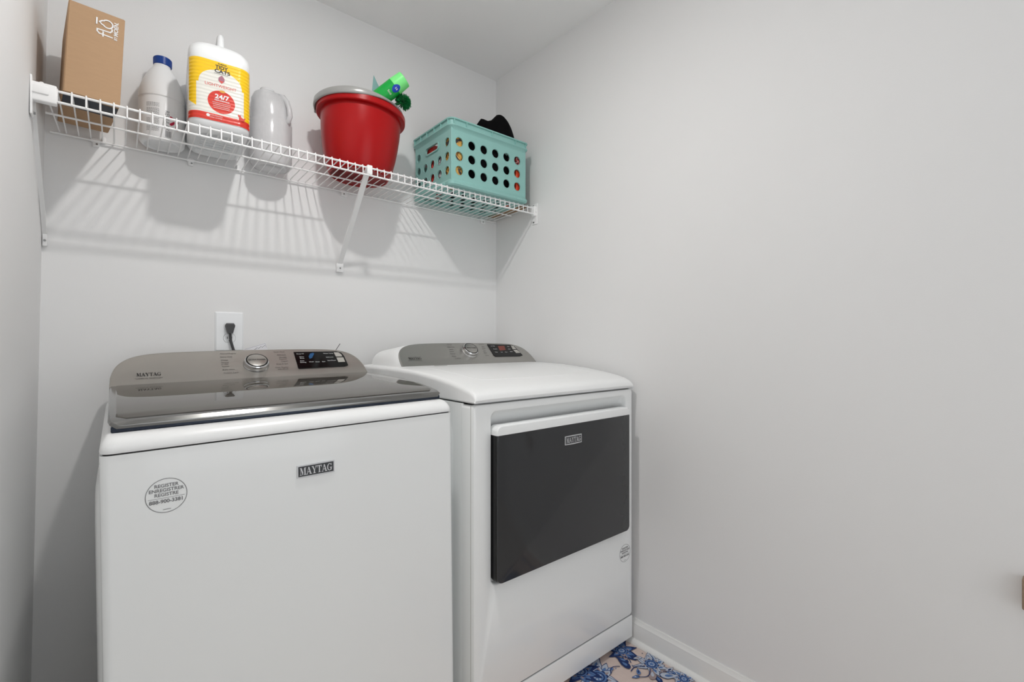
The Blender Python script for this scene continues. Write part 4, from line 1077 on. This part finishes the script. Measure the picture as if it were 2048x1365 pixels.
def bloom(cx_, cy_, R0, rot=0, dark=False):
    n_ = 7; rr_ = random.Random(int(cx_*1000)+int(cy_*777))
    for k in range(n_):
        a_ = rot+2*math.pi*k/n_+rr_.uniform(-.12, .12); leaf(cx_, cy_, a_, R0*rr_.uniform(.85, 1.15), R0*.24, (1, 1 if dark else 3, 2), rr_.choice((-.35, .35)))
    for k in range(n_):
        a_ = rot+2*math.pi*(k+.5)/n_; leaf(cx_, cy_, a_, R0*.72, R0*.17, (1, 2 if dark else 3, 4), .2)
    for k in range(9): a_ = rot+2*math.pi*k/9; rp(circ(cx_+R0*.30*math.cos(a_), cy_+R0*.30*math.sin(a_), R0*.10, n=10), 1)
    rp(circ(cx_, cy_, R0*.33, n=20), 2); rp(circ(cx_, cy_, R0*.26, n=20), 1); rp(circ(cx_, cy_, R0*.21, n=16), 2)
    for k in range(7): rp(circ(cx_+R0*.13*math.cos(k*.9), cy_+R0*.13*math.sin(k*.9), R0*.04, n=8), 3)
def fpt(u, v): p = onplane(u, v, (0, 0, rz), (0, 0, 1)); return p.x, p.y
rnd = random.Random(11)
for k in range(60):
    x_ = rnd.uniform(RX0+.06, RX1-.05); y_ = rnd.uniform(RY0+.05, .84)
    if k % 4 == 0 and x_ < 1.2: bloom(x_, y_, rnd.uniform(.05, .08), rnd.random()*3, k % 8 == 0)
    else: leaf(x_, y_, rnd.random()*6.3, rnd.uniform(.03, .05), .010, rnd.choice(((1, 1, 2), (4, 2, 3), (1, 3, 2), (4, 4, 1))))
for k in range(120):
    rp(circ(rnd.uniform(RX0+.02, RX1-.01), rnd.uniform(RY0+.02, 1.0), .0022, n=7), rnd.choice((1, 2, 4)))
fx, fy = fpt(1303, 1330); bloom(fx, fy, .060, .3)
fx, fy = fpt(1196, 1356); bloom(fx, fy, .085, .1)
fx, fy = fpt(1243, 1303); bloom(fx, fy, .058, .7, True)
fx, fy = fpt(1368, 1360); bloom(fx, fy, .045, .2)
fx, fy = fpt(1335, 1385); bloom(fx, fy, .06, .5)
fx, fy = fpt(1160, 1345); bloom(fx, fy, .07, .9, True)
for u, v, a_, L0, c_ in ((1256, 1329, 1.3, .045, (1, 1, 2)), (1258, 1340, 1.0, .050, (1, 1, 2)), (1250, 1322, .3, .03, (4, 4, 1)), (1276, 1352, .3, .03, (4, 2, 1)), (1280, 1356, 2.2, .026, (1, 2, 3)), (1318, 1350, -1.2, .06, (1, 3, 2)), (1302, 1361, .2, .05, (4, 4, 3)),
                         (1284, 1318, 2.2, .03, (1, 3, 4)), (1228, 1340, 2.4, .03, (4, 2, 3)), (1340, 1352, .2, .03, (4, 3, 2)), (1330, 1344, -.6, .035, (4, 3, 1)), (1352, 1350, 1.9, .03, (1, 2, 3))):
    x_, y_ = fpt(u, v); leaf(x_, y_, a_, L0, L0*.26, c_, .4)
for a_, b_, c_ in (((1262, 1345), (1290, 1335), .2), ((1272, 1355), (1300, 1340), -.3), ((1325, 1345), (1350, 1352), .2), ((1245, 1315), (1262, 1328), .2), ((1222, 1350), (1240, 1335), .3)): vine(fpt(*a_), fpt(*b_), c_)
o = part('floral_rug', bm, ['rug0', 'rug1', 'rug2', 'rug3', 'rug4'], None, 0, base=((RX0+RX1)/2, (RY0+RY1)/2, FZ), recalc=False)
tag(o, 'beige rug with blue flowers on the floor in front of the dryer', 'rug')

# ------------------------------------------------------------------ wooden board corner at the frame's right edge
bm = NB(); box(bm, 1.392, 1.4195, -.04, .068, -.540, -.478, .003)
o = part('wooden_block', bm, 'woodb', None, 30, base=(WX, .014, -.54)); tag(o, 'small brown wooden block on the right wall at the far right', 'block')
